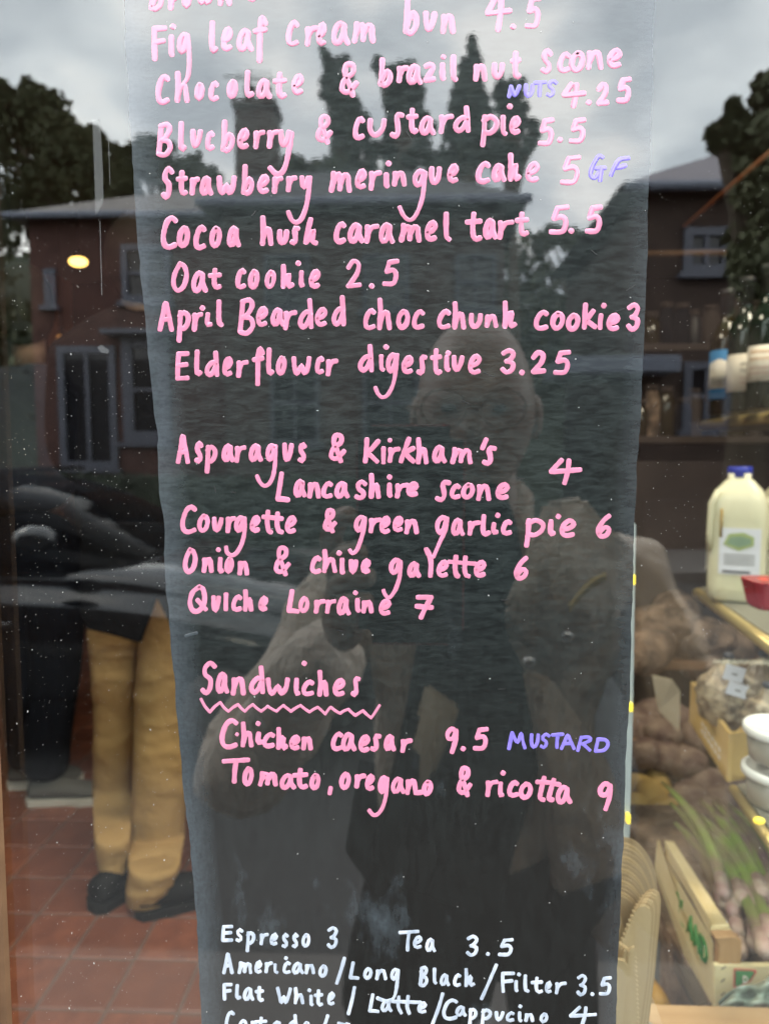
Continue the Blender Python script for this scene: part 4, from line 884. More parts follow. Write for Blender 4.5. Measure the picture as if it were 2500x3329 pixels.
write(PL, 'white', 11.5, '''" price 3.5 of Tea; 3 492 182 592 348; . 640 308 678 345; 5 728 205 855 350
|" reading Black; B 140 415 215 575; x 243 427 280 558; a 297 470 377 570; c 397 470 462 575; H 478 430 565 580; ~ 722,410 675,520 612,662
|" reading Filter; F 748 455 865 620; x 855 520 888 615; . 875 465 908 495; x 918 478 972 620; t 978 495 1075 625; e 1085 525 1142 625; r 1158 530 1252 630
|" price 3.5 at the right edge; 3 1320 475 1405 645; . 1425 612 1458 643; 5 1485 490 1590 645
|" reading Cappucino; ~ 320,625 290,730 245,850; C 315 660 437 825; a 415 710 502 800; p 508 730 582 870; p 600 735 692 870; v 708 752 785 835; c 790 755 862 838; x 880 755 918 840; . 885 703 918 735; n 930 765 1007 838; o 1045 765 1113 848
|" price 4 of the milky coffees; 4 1258 712 1480 870''')

# ------------------------------------------------------------ dust on the glass, flecks stuck in the paint
random.seed(11)
def speck(bm, px, py, r, y=-0.0003, el=1.0, ang=0.0):
    k = 6; vs_ = []
    for i in range(k):
        t_ = 2*math.pi*i/k; u = r*random.uniform(.5, 1.2)*math.cos(t_); w = r*el*random.uniform(.5, 1.2)*math.sin(t_)
        vs_.append(bm.verts.new(at(px + u*math.cos(ang) - w*math.sin(ang), py + u*math.sin(ang) + w*math.cos(ang), y)))
    top_ = bm.verts.new(at(px, py, y - 0.0002))
    for i in range(k): bm.faces.new((vs_[i], vs_[(i+1) % k], top_))
dbm = B()
for _ in range(1500):
    if random.random() < 0.68: x, y = random.uniform(5, 640), random.uniform(620, 3329)**1.0
    else: x, y = random.uniform(2010, 2500), random.uniform(550, 3300)
    if interp(LE, y)-6 < x < interp(RE, y)+8: continue
    big = random.random()
    speck(dbm, x, y, random.uniform(0.5, 1.15) if big < .95 else random.uniform(1.4, 2.4), -0.0003, random.uniform(.8, 2.0), random.uniform(-.5, .5))
o = tag(obj('glass_dust', dbm, M['dust'], pane), kind='stuff')
dbm = B()
for _ in range(120):
    y = random.uniform(20, 3300); x = random.uniform(interp(LE, y)+15, interp(RE, y)-10)
    speck(dbm, x, y, random.uniform(1.0, 2.0), -0.00081, random.uniform(.8, 2.4), random.uniform(-1.5, 1.5))
tag(obj('paint_specks', dbm, M['dust'], board), kind='stuff')
dbm = B()
for (px, py, l, an) in [(2050, 935, 34, -.6), (2015, 1007, 28, -.3), (1690, 1555, 25, .1), (1515, 1307, 26, .4), (1590, 1218, 35, .4), (825, 695, 22, -.9), (1330, 440, 30, 1.0), (1930, 820, 22, .7), (1640, 1950, 24, 0), (1290, 1425, 26, .25), (700, 1590, 20, 1.3), (760, 1600, 14, .2), (1630, 2240, 22, -.1), (1105, 2050, 18, 0.2)]:
    d = Vector((math.cos(an), math.sin(an))) * l/2
    stroke(dbm, [(px-d.x, py-d.y), (px, py+1), (px+d.x, py+d.y)], 3.0, seed=int(px))
tag(obj('stuck_bristles', dbm, M['fleck'], board), kind='stuff')
sm_ = B(); stroke(sm_, [(605, 2068), (622, 2062), (640, 2058)], 10); 
obj('paint_drip', sm_, M['board'], board)
# ============================================================ SHOP INTERIOR
FZ = CAM.z - 1.15                                     # shop floor
random.seed(21)
fl_ = tag(obj('shop_floor', box(B(), (-3.2, 0.12, FZ-0.2), (3.2, 6.4, FZ-0.004)), M['grout']), kind='structure')
tw = 0.1515
protos = []
for k in range(4):
    b = B(); box(b, (-.0725, -.0725, -.012), (.0725, .0725, .0)); bmesh.ops.bevel(b, geom=[e for e in b.edges if e.verts[0].co.z > -.001 and e.verts[1].co.z > -.001], offset=0.004, segments=1, affect='EDGES')
    me = bpy.data.meshes.new('tile'); b.to_mesh(me); b.free(); me.materials.append(M['tile'] if k % 2 else M['tile2']); protos.append(me)
x_first = at(229, 3228, (CAM.z-FZ)*F_PX/(3228-1480)-0.26).x; y_first = (CAM.z-FZ)*F_PX/(3228-1480)-0.26
joined = B()
for iy in range(-6, 34):
    for ix in range(-9, 16):
        x = x_first + (ix+.5)*tw; y = y_first + (iy+.5)*tw
        if y < 0.25: continue
        if -8 <= ix <= 3 and -3 <= iy <= 16:
            o = bpy.data.objects.new('tile', random.choice(protos)); C.objects.link(o); o.parent = fl_
            o.location = (x, y, FZ + random.uniform(-.0008, .0012)); o.rotation_euler = (random.uniform(-.004, .004), random.uniform(-.004, .004), random.choice((0, 1, 2, 3))*math.pi/2 + random.uniform(-.004, .004))
        else: box(joined, (x-.0725, y-.0725, FZ-.012), (x+.0725, y+.0725, FZ))
tag(obj('tile_field', joined, M['tile'], fl_), kind='stuff')
def wall(name, a, b_, m, label):
    return tag(obj(name, box(B(), a, b_), m), kind='structure')
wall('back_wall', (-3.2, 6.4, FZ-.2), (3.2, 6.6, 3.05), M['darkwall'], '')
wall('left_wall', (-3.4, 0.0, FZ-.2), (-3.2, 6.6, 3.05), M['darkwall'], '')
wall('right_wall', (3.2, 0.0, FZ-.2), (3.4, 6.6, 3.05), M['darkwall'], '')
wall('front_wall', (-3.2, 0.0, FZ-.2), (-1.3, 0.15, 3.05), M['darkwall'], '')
tag(obj('ceiling', box(B(), (-3.4, 0.26, 3.05), (3.4, 6.6, 3.2)), M['ceiling']), kind='structure')

# ceiling panels that light the front of the shop
def ceiling_lamp(x, y, e, sz, lab, col=(1, .86, .68)):
    t_ = empty('ceiling_lamp', (x, y, 3.05), lab, 'ceiling lamp', 'ceiling lamps in the shop')
    obj('housing', box(B(), (x-sz/2-.03, y-sz/2-.03, 2.99), (x+sz/2+.03, y+sz/2+.03, 3.048), .004), M['whitepaint'], t_)
    obj('diffuser', box(B(), (x-sz/2, y-sz/2, 2.975), (x+sz/2, y+sz/2, 2.989)), M['lampwhite'], t_)
    ld = bpy.data.lights.new('ceiling_light', 'AREA'); ld.energy = e; ld.size = sz; ld.color = col
    lo = bpy.data.objects.new('ceiling_light', ld); C.objects.link(lo); lo.location = (x, y, 2.965); lo.parent = t_; lo.matrix_parent_inverse = wm(t_).inverted()
ceiling_lamp(1.25, 0.75, 40, 0.5, 'square ceiling lamp over the vegetable display, above the frame')
ceiling_lamp(-0.62, 0.95, 30, 0.5, 'square ceiling lamp over the customers, above the frame')

# small warm lamps deep in the shop
def pend(px, py, y, r, m, lab, sc=(1.3, 1, .7), grp='small warm lamps deep in the shop', cord=True):
    c = at(px, py, y); t_ = empty('pendant_lamp', c, lab, 'lamp', grp)
    obj('bulb', ball(B(), c, r, 2, sc), M[m], t_, True)
    obj('cap', lathe(B(), [(r*.9, 0), (r*.6, .04), (.015, .06)], 14, (c.x, c.y, c.z + r*sc[2]*.8)), M['black'], t_, True)
    if cord: obj('cord', tube(B(), [(c.x, c.y, c.z+r*.6), (c.x, c.y, 3.05)], .004, 5), M['black'], t_)
pend(256, 851, 4.2, .045, 'bulb', 'brightest yellow lamp, high up left of the menu')
pend(203, 1097, 4.8, .030, 'bulbdim', 'small orange lamp halfway down, left of the menu')
pend(462, 998, 4.6, .022, 'bulbdim', 'tiny orange lamp half hidden by the left edge of the menu')
pend(107, 1145, 4.4, .042, 'bulbdim', 'tall narrow orange lamp near the left edge', (.8, 1, 1.6))
pend(52, 1230, 4.0, .040, 'orangewood', 'unlit round brown globe lamp at the far left', (1, 1, 1))
a = at(345, 1232, 5.2); b_ = at(374, 1246, 5.2)
tag(obj('exit_sign', box(B(), (a.x, 5.2, b_.z), (b_.x, 5.24, a.z), .004), M['exit']), 'tiny glowing green sign on the dark back of the shop', 'sign')
# lit timber pier and panels behind
a = at(148, 890, 5.0); b_ = at(196, 1300, 5.0)
tag(obj('wooden_pier', box(B(), (a.x, 5.0, FZ), (b_.x, 5.25, a.z), .01), M['orangewood']), 'orange brown wooden pier at the back of the shop, beside the small lamp', 'pillar')
ct = empty('service_counter', at(330, 1480, 4.6), 'dark service counter with wooden panel at the back of the shop', 'counter')
a = at(215, 1460, 4.6); b_ = at(420, 1460, 4.6)
obj('counter_top', box(B(), (a.x, 4.55, a.z), (b_.x+1.2, 5.2, a.z+.04), .005), M['brownwood'], ct)
obj('front_panel', box(B(), (a.x+.04, 4.6, FZ), (b_.x+1.15, 5.15, a.z-.002)), M['darkwall'], ct)
a = at(268, 1250, 5.6); b_ = at(335, 1400, 5.6)
tag(obj('hanging_panel', box(B(), (a.x, 5.6, b_.z), (b_.x, 5.64, a.z), .004), M['orangewood']), 'narrow amber wooden panel hanging behind the counter', 'panel')

# customers
def foot(c, ang, m_up, m_sole, parent, L=.28):
    sh = obj('shoe', shoe_bm((c[0], c[1], FZ+.02), ang, L, .046), M[m_up], parent, True); md_ = sh.modifiers.new('s', 'SUBSURF'); md_.levels = md_.render_levels = 1; obj('sole', sole_bm((c[0], c[1], FZ), ang, L+.012), M[m_sole], sh)
def floor_pt(px, py):
    d = ROT @ Vector(((px-CX)/F_PX, (CY-py)/F_PX, -1)); k = (FZ-CAM.z)/d.z; return CAM + d*k
f1 = floor_pt(385, 2925); f2 = floor_pt(500, 2975)
hip = at(455, 2060, 1.62)
p1_ = empty('person', ((f1.x+f2.x)/2, (f1.y+f2.y)/2, FZ), 'customer in tan trousers, black coat and black shoes standing inside the shop', 'person')
def legs(name, hip, feet, m, parent, rr=(.105, .085, .066, .062, .058), knee_fwd=.03, bend=None):
    V = [hip, hip+Vector((0, 0, .10))]; E = [(0, 1)]; Rr = [(.135, .11), (.12, .10)]
    for s, ft in feet:
        i = len(V); top_ = hip + Vector((s*.075, 0, -.07)); ank = Vector((ft.x, ft.y, FZ+.066))
        kn = top_.lerp(ank, .52) + Vector((s*.008, knee_fwd, 0)); V += [top_, top_.lerp(kn, .5), kn, kn.lerp(ank, .55) + Vector((0, -.012, 0)), ank]
        E += [(0, i), (i, i+1), (i+1, i+2), (i+2, i+3), (i+3, i+4)]; Rr += [(r, r) for r in rr]
    return skin_mesh(name, V, E, Rr, M[m], parent)
def loft_leg(bm, rows, folds, seg=36, n=90):
    "rows: (py, x left, x right, depth); an upright tube whose silhouette follows them"
    Y0, Y1 = rows[0][0], rows[-1][0]; rings = []
    for i in range(n+1):
        py = Y0 + (Y1-Y0)*i/n
        for q in range(len(rows)-1):
            if py <= rows[q+1][0] + 1e-6: break
        a_, b_ = rows[q], rows[q+1]; f = (py-a_[0])/(b_[0]-a_[0]); f = f*f*(3-2*f)
        xl, xr, yy = [a_[k]+(b_[k]-a_[k])*f for k in (1, 2, 3)]
        l_, r_ = at(xl, py, yy), at(xr, py, yy); c = (l_+r_)/2; rad = (r_.x-l_.x)/2; ring = []
        for k in range(seg):
            t = 2*math.pi*k/seg; cx_, sy_ = math.cos(t), math.sin(t)
            d = 0
            for (z0, slope, wdt, amp, ph_) in folds:
                s_ = py - z0 - slope*math.cos(t - ph_); d += amp*math.exp(-(s_/wdt)**2)*max(0, math.cos((t-ph_)*.9))
            rr2 = rad*(1 + (0 if abs(cx_) > .94 else d)); 
            ring.append(bm.verts.new((c.x + rr2*cx_, c.y + rr2*.82*sy_, c.z)))
        rings.append(ring)
    for i in range(n):
        for k in range(seg): bm.faces.new((rings[i][k], rings[i][(k+1) % seg], rings[i+1][(k+1) % seg], rings[i+1][k]))
    bm.faces.new(rings[0][::-1]); bm.faces.new(rings[-1])
yf1, yf2 = f1.y+.02, f2.y+.02
random.seed(4)
def rf(lo, hi, n_):
    return [(random.uniform(lo, hi), random.choice((-1, 1))*random.uniform(20, 60), random.uniform(7, 14), random.uniform(.05, .11)*random.choice((-1, 1)), -math.pi/2 + random.uniform(-.9, .9)) for _ in range(n_)]
tb = B()
loft_leg(tb, [(1960, 292, 480, 1.66), (2060, 290, 462, 1.66), (2180, 300, 447, 1.66), (2350, 309, 438, 1.70), (2550, 306, 428, 1.73), (2740, 312, 422, yf1), (2850, 326, 414, yf1), (2900, 328, 410, yf1)],
    [(2130, -50, 12, .10, -1.2), (2180, -70, 10, .09, -1.0), (2240, -60, 12, .06, -1.3), (2480, 40, 14, .08, -1.9), (2540, 45, 12, .07, -1.7), (2800, 30, 10, .10, -1.3), (2840, -25, 9, .09, -1.8), (2870, 20, 8, .08, -1.2)] + rf(2150, 2860, 7))
loft_leg(tb, [(1900, 470, 640, 1.62), (2010, 464, 640, 1.62), (2120, 452, 632, 1.62), (2300, 440, 622, 1.62), (2500, 436, 612, 1.60), (2700, 426, 600, 1.60), (2820, 422, 585, yf2), (2890, 414, 556, yf2), (2930, 414, 540, yf2)],
    [(2130, 60, 12, .09, -2.0), (2190, 75, 12, .08, -2.2), (2260, 70, 12, .06, -1.9), (2480, -60, 14, .08, -1.4), (2530, -70, 12, .07, -1.3), (2600, -60, 16, .06, -1.2), (2820, -30, 10, .09, -1.4), (2860, 30, 10, .10, -2.0), (2895, -20, 8, .08, -1.5)] + rf(2150, 2880, 8))
bmesh.ops.recalc_face_normals(tb, faces=tb.faces[:])
tro = obj('trousers', tb, M['tan'], p1_, True)
foot((f1.x+.02, f1.y+.07, 0), R(62), 'shoe', 'rubber', p1_, .27); foot((f2.x+.09, f2.y+.06, 0), R(24), 'shoe', 'rubber', p1_, .29)
hz = FZ + .86
sh_ = Vector((hip.x+.02, hip.y+.02, FZ+1.42))
V = [Vector((hip.x, hip.y, hz+.05)), Vector((hip.x, hip.y, hz+.25)), sh_, sh_+Vector((0, 0, .14)), sh_+Vector((-.19, 0, -.02)), sh_+Vector((-.24, .05, -.28)), sh_+Vector((-.16, .24, -.36)),
     sh_+Vector((.19, 0, -.02)), sh_+Vector((.24, .05, -.28)), sh_+Vector((.16, .24, -.36))]
skin_mesh('coat', V, chain(0, 1, 2, 3)+chain(2, 4, 5, 6)+chain(2, 7, 8, 9), [(.175, .135), (.17, .13), (.15, .12), .075, .075, .062, .045, .075, .062, .045], M['black'], p1_)
# coat tails: a black hem that dips to a point between the legs
ct_ = B(); yb = hip.y - .15
tl = [(275, 1925), (520, 1915), (560, 2100), (525, 2010), (508, 1945), (450, 2092), (360, 2060), (283, 2045), (262, 1990)]
prism(ct_, [at(px, py, yb - .012) for px, py in [(262, 1700), (400, 1700), (640, 1700), (640, 2190), (560, 2050), (508, 1940), (455, 2092), (365, 2066), (282, 2046), (258, 1990)]], (0, .02, 0))
bmesh.ops.bevel(ct_, geom=ct_.edges[:], offset=.004, segments=1, affect='EDGES'); obj('coat_tail', ct_, M['black'], p1_)
hc = sh_ + Vector((0, .02, .24)); hb_ = head_bm(hc, .076, .112, R(-30)); tube(hb_, [hc+Vector((0, -.01, -.05)), hc+Vector((0, -.02, -.19))], .052, 14)
for s in (-1, 1):
    w = sh_ + Vector((s*.12, .27, -.37)); tube(hb_, [w, w+Vector((-s*.03, .07, 0)), w+Vector((-s*.05, .12, .01))], [.026, .036, .02], 10)
bo_ = obj('body', hb_, M['skin'], p1_, True); obj('hair', ball(B(), hc+Vector((.012, -.026, .0)), .1, 3, (.96, 1.0, 1.30)), M['hair'], bo_, True)

g1 = floor_pt(110, 2560); g2 = floor_pt(205, 2602)
p2_ = empty('person', (g2.x, g2.y, FZ), 'person in grey-blue top and dark trousers with pale-soled shoes, farther inside', 'person')
hp = Vector(((g1.x+g2.x)/2 - .02, (g1.y+g2.y)/2 - .0, FZ + .88))
legs('trousers', hp, ((-1, Vector((g1.x, g1.y, 0))), (1, Vector((g2.x-.06, g2.y, 0)))), 'navy', p2_, (.12, .10, .085, .08, .08))
foot((g1.x+.03, g1.y+.03, 0), R(10), 'greyshoe', 'sole', p2_, .24); foot((g2.x+.02, g2.y, 0), R(8), 'greyshoe', 'sole', p2_, .25)
s2 = hp + Vector((0.01, 0, .50))
V = [hp+Vector((0, 0, .06)), hp+Vector((0, 0, .28)), s2, s2+Vector((0, 0, .07)), s2+Vector((-.18, 0, -.02)), s2+Vector((-.22, .04, -.28)), s2+Vector((-.10, .18, -.40)), s2+Vector((.18, 0, -.02)), s2+Vector((.23, .02, -.28)), s2+Vector((.16, .2, -.38))]
skin_mesh('shirt', V, chain(0, 1, 2, 3)+chain(2, 4, 5, 6)+chain(2, 7, 8, 9), [(.165, .12), (.16, .12), (.145, .11), .06, .07, .058, .042, .07, .058, .042], M['shirt'], p2_)
hc = s2 + Vector((0, .01, .25)); hb_ = head_bm(hc, .075, .11, R(15)); tube(hb_, [hc+Vector((0, 0, -.05)), hc+Vector((0, 0, -.2))], .05, 14)
for s, o3 in ((-1, Vector((-.10, .19, -.41))), (1, Vector((.16, .21, -.39)))):
    w = s2 + o3; tube(hb_, [w, w+Vector((-s*.03, .06, 0)), w+Vector((-s*.05, .11, .01))], [.026, .036, .02], 10)
bo_ = obj('body', hb_, M['skin'], p2_, True); obj('hair', ball(B(), hc+Vector((0, -.026, .0)), .1, 3, (.96, 1.0, 1.35)), M['hair'], bo_, True)

# ------------------------------------------------------------ RIGHT SIDE: display
def slabpx(bm, pix, y0, dy, mi=0):
    prism(bm, [at(px, py, y) for px, py, y in pix] if len(pix[0]) == 3 else [at(px, py, y0) for px, py in pix], (0, dy, 0), mi); return bm
def lvl(px, py, z):
    d = ROT @ Vector(((px-CX)/F_PX, (CY-py)/F_PX, -1)); return CAM + d*((z-CAM.z)/d.z)
def shelfboard(name, quad, th, m, label, cat='shelf', grp=None, bev=.003, lev=None):
    "quad: four (px,py,y) corners of the top face, made level"
    b = B(); P_ = [at(*q) for q in quad] if lev is None else []; z = min(p.z for p in P_[:3]) if lev is None else lev
    if lev is not None: P_ = [lvl(q[0], q[1], lev) for q in quad[:2]]; P_ = [P_[0]+Vector((.0, .0, 0)), P_[1], P_[1]+Vector((.5, .1, 0)), P_[0]+Vector((.5, .1, 0))]
    prism(b, [(p.x, p.y, z) for p in P_], (0, 0, -th)); bmesh.ops.bevel(b, geom=b.edges[:], offset=bev, segments=2, affect='EDGES')
    o = tag(obj(name, b, m), label, cat, grp)
    if grp and 'display' in grp:
        e_ = B(); tube(e_, [Vector((P_[i].x, P_[i].y, z-th*.5)) - Vector((.002, .002, 0)) for i in (0, 1)], th*.45, 8); obj('edge_trim', e_, M['brass'], o, True)
    return o

# upright post just inside the glass, right of the board
pt, pb_ = at(2066, 1640, .30), at(2044, 2760, .30)
xm = (pt.x+pb_.x)/2; wpx = 26/F_PX*.56
post = empty('shelf_upright', (xm, .30, FZ), 'thin pale enamelled shelf upright along the right edge of the menu, with yellow lights', 'upright')
b = B(); zt_, zb = at(2060, 1700, .30).z, at(2044, 2760, .30).z
prism(b, [at(2052, 1700, .3), at(2068, 1700, .3), at(2058, 2330, .3), at(2046, 2760, .3), at(2018, 2760, .3), at(2034, 2330, .3)], (0, .02, 0))
bmesh.ops.bevel(b, geom=b.edges[:], offset=.0012, segments=2, affect='EDGES'); obj('rail', b, M['postwhite'], post)
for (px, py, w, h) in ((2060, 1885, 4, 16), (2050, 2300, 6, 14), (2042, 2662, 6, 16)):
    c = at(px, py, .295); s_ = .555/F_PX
    obj('light', box(B(), (c.x-w*s_, .2935, c.z-h*s_), (c.x+w*s_, .299, c.z+h*s_), .0008), M['led'], post)  # lamp reflections on the rail, put in as glowing patches

# wine bottles on the upper shelf
def bottle(px, py, y, m, lab, lblpx, kind, h=.30, r=.038):
    base = at(px, py, y); s_ = (y+.26)/F_PX
    t_ = empty('wine_bottle', base, lab, 'bottle', 'wine bottles on the upper right shelf')
    obj('glass_body', lathe(B(), [(r*.86, 0), (r, .006), (r, .185), (r*.93, .200), (r*.62, .222), (r*.42, .236), (r*.37, .262), (r*.37, h), (r*.44, h+.002), (r*.44, h+.012), (r*.35, h+.014)], 32, base), M[m], t_, True)
    obj('capsule', lathe(B(), [(r*.40, 0), (r*.40, .05), (r*.47, .052), (r*.47, .064), (r*.3, .066)], 20, base + Vector((0, 0, h-.048))), M['capsule'], t_, True)
    z1 = base.z + (py-lblpx[0])*s_; z0 = base.z + (py-lblpx[1])*s_
    def band(za, zb_, a0, a1, rr, mm, par, nm='label'):
        b = B(); n_ = 14; lo_ = []; up_ = []
        for k in range(n_+1):
            a_ = a0 + (a1-a0)*k/n_
            lo_.append(b.verts.new((base.x+rr*math.cos(a_), base.y+rr*math.sin(a_), za if not callable(za) else za(k/n_)))); up_.append(b.verts.new((base.x+rr*math.cos(a_), base.y+rr*math.sin(a_), zb_ if not callable(zb_) else zb_(k/n_))))
        for k in range(n_): b.faces.new((lo_[k], lo_[k+1], up_[k+1], up_[k]))
        o_ = obj(nm, b, M[mm], par, True); sd_ = o_.modifiers.new('t', 'SOLIDIFY'); sd_.thickness = .0004; sd_.offset = -1; return o_
    # camera side of the bottle is toward -y and -x
    view = math.atan2(CAM.y-base.y, CAM.x-base.x); aL, aR = view - 1.35, view + 1.35
    if kind == 'blue':
        l = band(z0, z1, aL, aR, r+.0006, 'bluelabel', t_); hgt = z1-z0
        band(z0+hgt*.22, lambda f: z0 + hgt*(.62 + .20*(1-abs(f-.35)/.65)) if f > .0 else z0+hgt*.3, aL, aR, r+.0011, 'creampaper', l, 'mountain_print')
    else: l = band(z0, z1, aL, aR, r+.0006, 'creampaper', t_)
    # lettering rows printed on the label
    def row(z, h_, a0, a1, m_, n_=6):
        b = B(); rnd = random.Random(int(px)+int(z*1e4))
        aa = a0
        while aa < a1:
            w_ = rnd.uniform(.06, .11); 
            for (da, dz0, dz1) in ((0, 0, 1), (w_*.6, 0, 1), (0, .45, .6)):
                x_ = aa+da; ww = .022 if dz1-dz0 > .3 else w_*.6
                pts = [(base.x+(r+.0018)*math.cos(q), base.y+(r+.0018)*math.sin(q), zz_) for q, zz_ in ((x_, z+h_*dz0), (x_+ww, z+h_*dz0), (x_+ww, z+h_*dz1), (x_, z+h_*dz1))]
                b.faces.new([b.verts.new(p) for p in pts])
            aa += w_ + .05
        o_ = obj('print', b, M[m_], l); sd_ = o_.modifiers.new('t', 'SOLIDIFY'); sd_.thickness = .0002
    hgt = z1-z0
    if kind == 'blue': row(z0+hgt*.28, hgt*.17, view-.95, view+.8, 'ink')
    if kind == 'plain': row(z0+hgt*.70, hgt*.07, view-.2, view+.3, 'ink'); row(z0+hgt*.52, hgt*.09, view-.2, view+.6, 'ink'); row(z0+hgt*.33, hgt*.05, view-.2, view+.7, 'redink'); row(z0+hgt*.2, hgt*.05, view-.2, view+.5, 'redink')
    if kind == 'orange': row(z0+hgt*.78, hgt*.10, view-.9, view+.8, 'orangeink'); row(z0+hgt*.60, hgt*.07, view-.9, view+.8, 'orangeink'); row(z0+hgt*.35, hgt*.06, view-.9, view+.3, 'redink'); row(z0+hgt*.2, hgt*.05, view-.9, view+.3, 'redink')
bottle(2350, 1350, 1.62, 'amberbottle', 'olive glass wine bottle with a blue label showing a white mountain shape', (1150, 1302), 'blue')
bottle(2412, 1340, 1.50, 'winebottle', 'dark wine bottle with a plain cream label, middle of the three', (1163, 1278), 'plain')
bottle(2482, 1330, 1.38, 'winebottle', 'dark wine bottle with orange and red lettering on its label, at the right edge', (1136, 1246), 'orange')
shelfboard('shelf', [(2285, 1366), (2600, 1322)], .03, M['shelfgrey'], 'brass edged upper shelf carrying the wine bottles', grp='display shelves on the right', lev=at(2350, 1350, 1.62).z)

# milk
def milk_bottle(px, py, y, lab, rot=-.45, withlabel=True):
    base = at(px, py, y)
    t_ = empty('milk_bottle', base, lab, 'milk bottle', 'milk bottles on the middle shelf')
    Rz = Matrix.Rotation(rot, 3, 'Z')
    b = lathe(B(), [(.034, 0), (.043, .007), (.0445, .03), (.0445, .14), (.0435, .172), (.036, .190), (.022, .206), (.018, .209), (.018, .218)], 40, (0, 0, 0), sq=5.5)
    for v in b.verts:
        if .05 < v.co.z < .185 and v.co.x > .02 and abs(v.co.y) < .03: v.co.x -= .0
        v.co = Rz @ v.co + base
    obj('bottle_body', b, M['milk'], t_, True)
    h_ = B(); tube(h_, [base + Rz @ Vector(p) for p in ((-.030, -.040, .190), (-.040, -.0425, .168), (-.041, -.0435, .12), (-.041, -.040, .09))], .0055, 8); obj('handle', h_, M['milk'], t_, True)
    cp = B(); lathe(cp, [(.0195, 0), (.0195, .016), (.0175, .018)], 28, base + Vector((0, 0, .2115)))
    obj('cap', cp, M['bluecap'], t_, True)
    gv = B(); tube(gv, [base + Rz @ Vector(p) for p in ((-.024, -.0462, .160), (-.024, -.0470, .135), (-.024, -.0468, .112))], .0022, 6); obj('handle_gap', gv, M['potato'], t_, True)  # darker strip stands in for the shade inside the handle recess
    if not withlabel: return
    def plate(u0, u1, z0, z1, face, off, m_, nm, par):
        b = B()
        for zz0, zz1 in ((z0, z1),):
            if face == 'F': P4 = [(u0, -.0465-off, zz0), (u1, -.0465-off, zz0), (u1, -.0465-off, zz1), (u0, -.0465-off, zz1)]; vv = (0, .0006, 0)
            else: P4 = [(-.0465-off, -u0, zz0), (-.0465-off, -u1, zz0), (-.0465-off, -u1, zz1), (-.0465-off, -u0, zz1)]; vv = (.0006, 0, 0)
            prism(b, [Rz @ Vector(p) + base for p in P4], Rz @ Vector(vv))
        return obj(nm, b, M[m_], par)
    l1 = plate(-.026, .036, .050, .128, 'F', .0006, 'paper', 'label', t_)
    hexp = B(); hx = [(-.024, .100), (-.016, .118), (.006, .121), (.022, .114), (.022, .100), (0, .090)]
    prism(hexp, [Rz @ Vector((u+.004, -.0480, z)) + base for u, z in hx], Rz @ Vector((0, .0005, 0))); obj('emblem', hexp, M['palegreen'], l1)
    hexp = B(); prism(hexp, [Rz @ Vector((u*.8+.004, -.0484, .1055 + (z-.1055)*.6)) + base for u, z in hx], Rz @ Vector((0, .0004, 0))); obj('emblem_field', hexp, M['emblem'], l1)
    for k, z in enumerate((.082, .077, .072, .067)): plate(-.018, .028, z, z+.0018, 'F', .0012, 'greyplastic', 'print', l1)
    plate(-.020, .022, .053, .0565, 'F', .0012, 'ink', 'print', l1)
    l2 = plate(-.028, .020, .050, .125, 'L', .0006, 'creampaper', 'label', t_)
    plate(-.012, .006, .100, .118, 'L', .0012, 'redink', 'emblem', l2)
    for z in (.086, .078, .070): plate(-.022, .014, z, z+.004, 'L', .0012, 'ink', 'print', l2)
milk_bottle(2388, 1948, .98, 'two pint milk bottle with blue cap, green emblem and cream milk, whole in view')
milk_bottle(2548, 1935, 1.06, 'milk bottle with blue cap cut by the right edge of the photo', -.3)
shelfboard('shelf', [(2270, 1908), (2560, 2112)], .022, M['shelfgrey'], 'middle shelf with a bright brass edge under the milk', grp='display shelves on the right', lev=at(2388, 1948, .98).z)
# red punnet
c = at(2503, 1975, .70); t_ = empty('fruit_punnet', c, 'red ribbed plastic punnet in front of the milk at the right edge', 'punnet')
b = lathe(B(), [(.022, 0), (.0245, .003), (.031, .034), (.0335, .035), (.0335, .038), (.030, .038)], 36, c, sq=3.5); obj('tub', b, M['punnet'], t_, False)
b = B()
for k in range(22):
    a_ = 2*math.pi*k/22; x_, y_ = math.cos(a_), math.sin(a_); q = (abs(x_)**3.5+abs(y_)**3.5)**(-1/3.5)
    tube(b, [(c.x+x_*q*.0245, c.y+y_*q*.0245, c.z+.003), (c.x+x_*q*.0315, c.y+y_*q*.0315, c.z+.034)], .0012, 5)
obj('ribs', b, M['punnet'], t_)
for k in range(7):
    a_ = k*.9; obj('raspberry', ball(B(), (c.x+.014*math.cos(a_), c.y+.014*math.sin(a_), c.z+.030), .009, 2, (1, 1, 1.1), .08), M['red'], t_)

# cardboard tray with mushroom bags and tubs
Dt = .72
A_ = at(2242, 2268, .95); Bc = at(2368, 2385, Dt); Cc = at(2460, 2378, .735)
zb_b = at(2364, 2542, Dt).z; zt_b = Bc.z
bx_ = empty('cardboard_tray', Bc, 'yellow cardboard tray with faint printed letters, holding bagged mushrooms', 'box')
def vwall(p, q, z0, z1, th, m_, nm, par):
    d = (Vector((q.x, q.y, 0)) - Vector((p.x, p.y, 0))).normalized(); n_ = Vector((-d.y, d.x, 0))*th
    b = B(); prism(b, [(p.x, p.y, z0), (q.x, q.y, z0), (q.x, q.y, z1), (p.x, p.y, z1)], n_); return obj(nm, b, m_, par)
back = A_ + (Cc-Bc)*2.2; right = Bc + (Cc-Bc)*2.2
vwall(Bc, A_, zb_b, zt_b, -.006, M['card'], 'side', bx_); 
vwall(right, Bc + (Cc-Bc)*.05, zb_b, zt_b-.0005, -.006, M['card'], 'side', bx_)
vwall(A_, back, zb_b, zt_b-.001, -.006, M['card'], 'side', bx_)
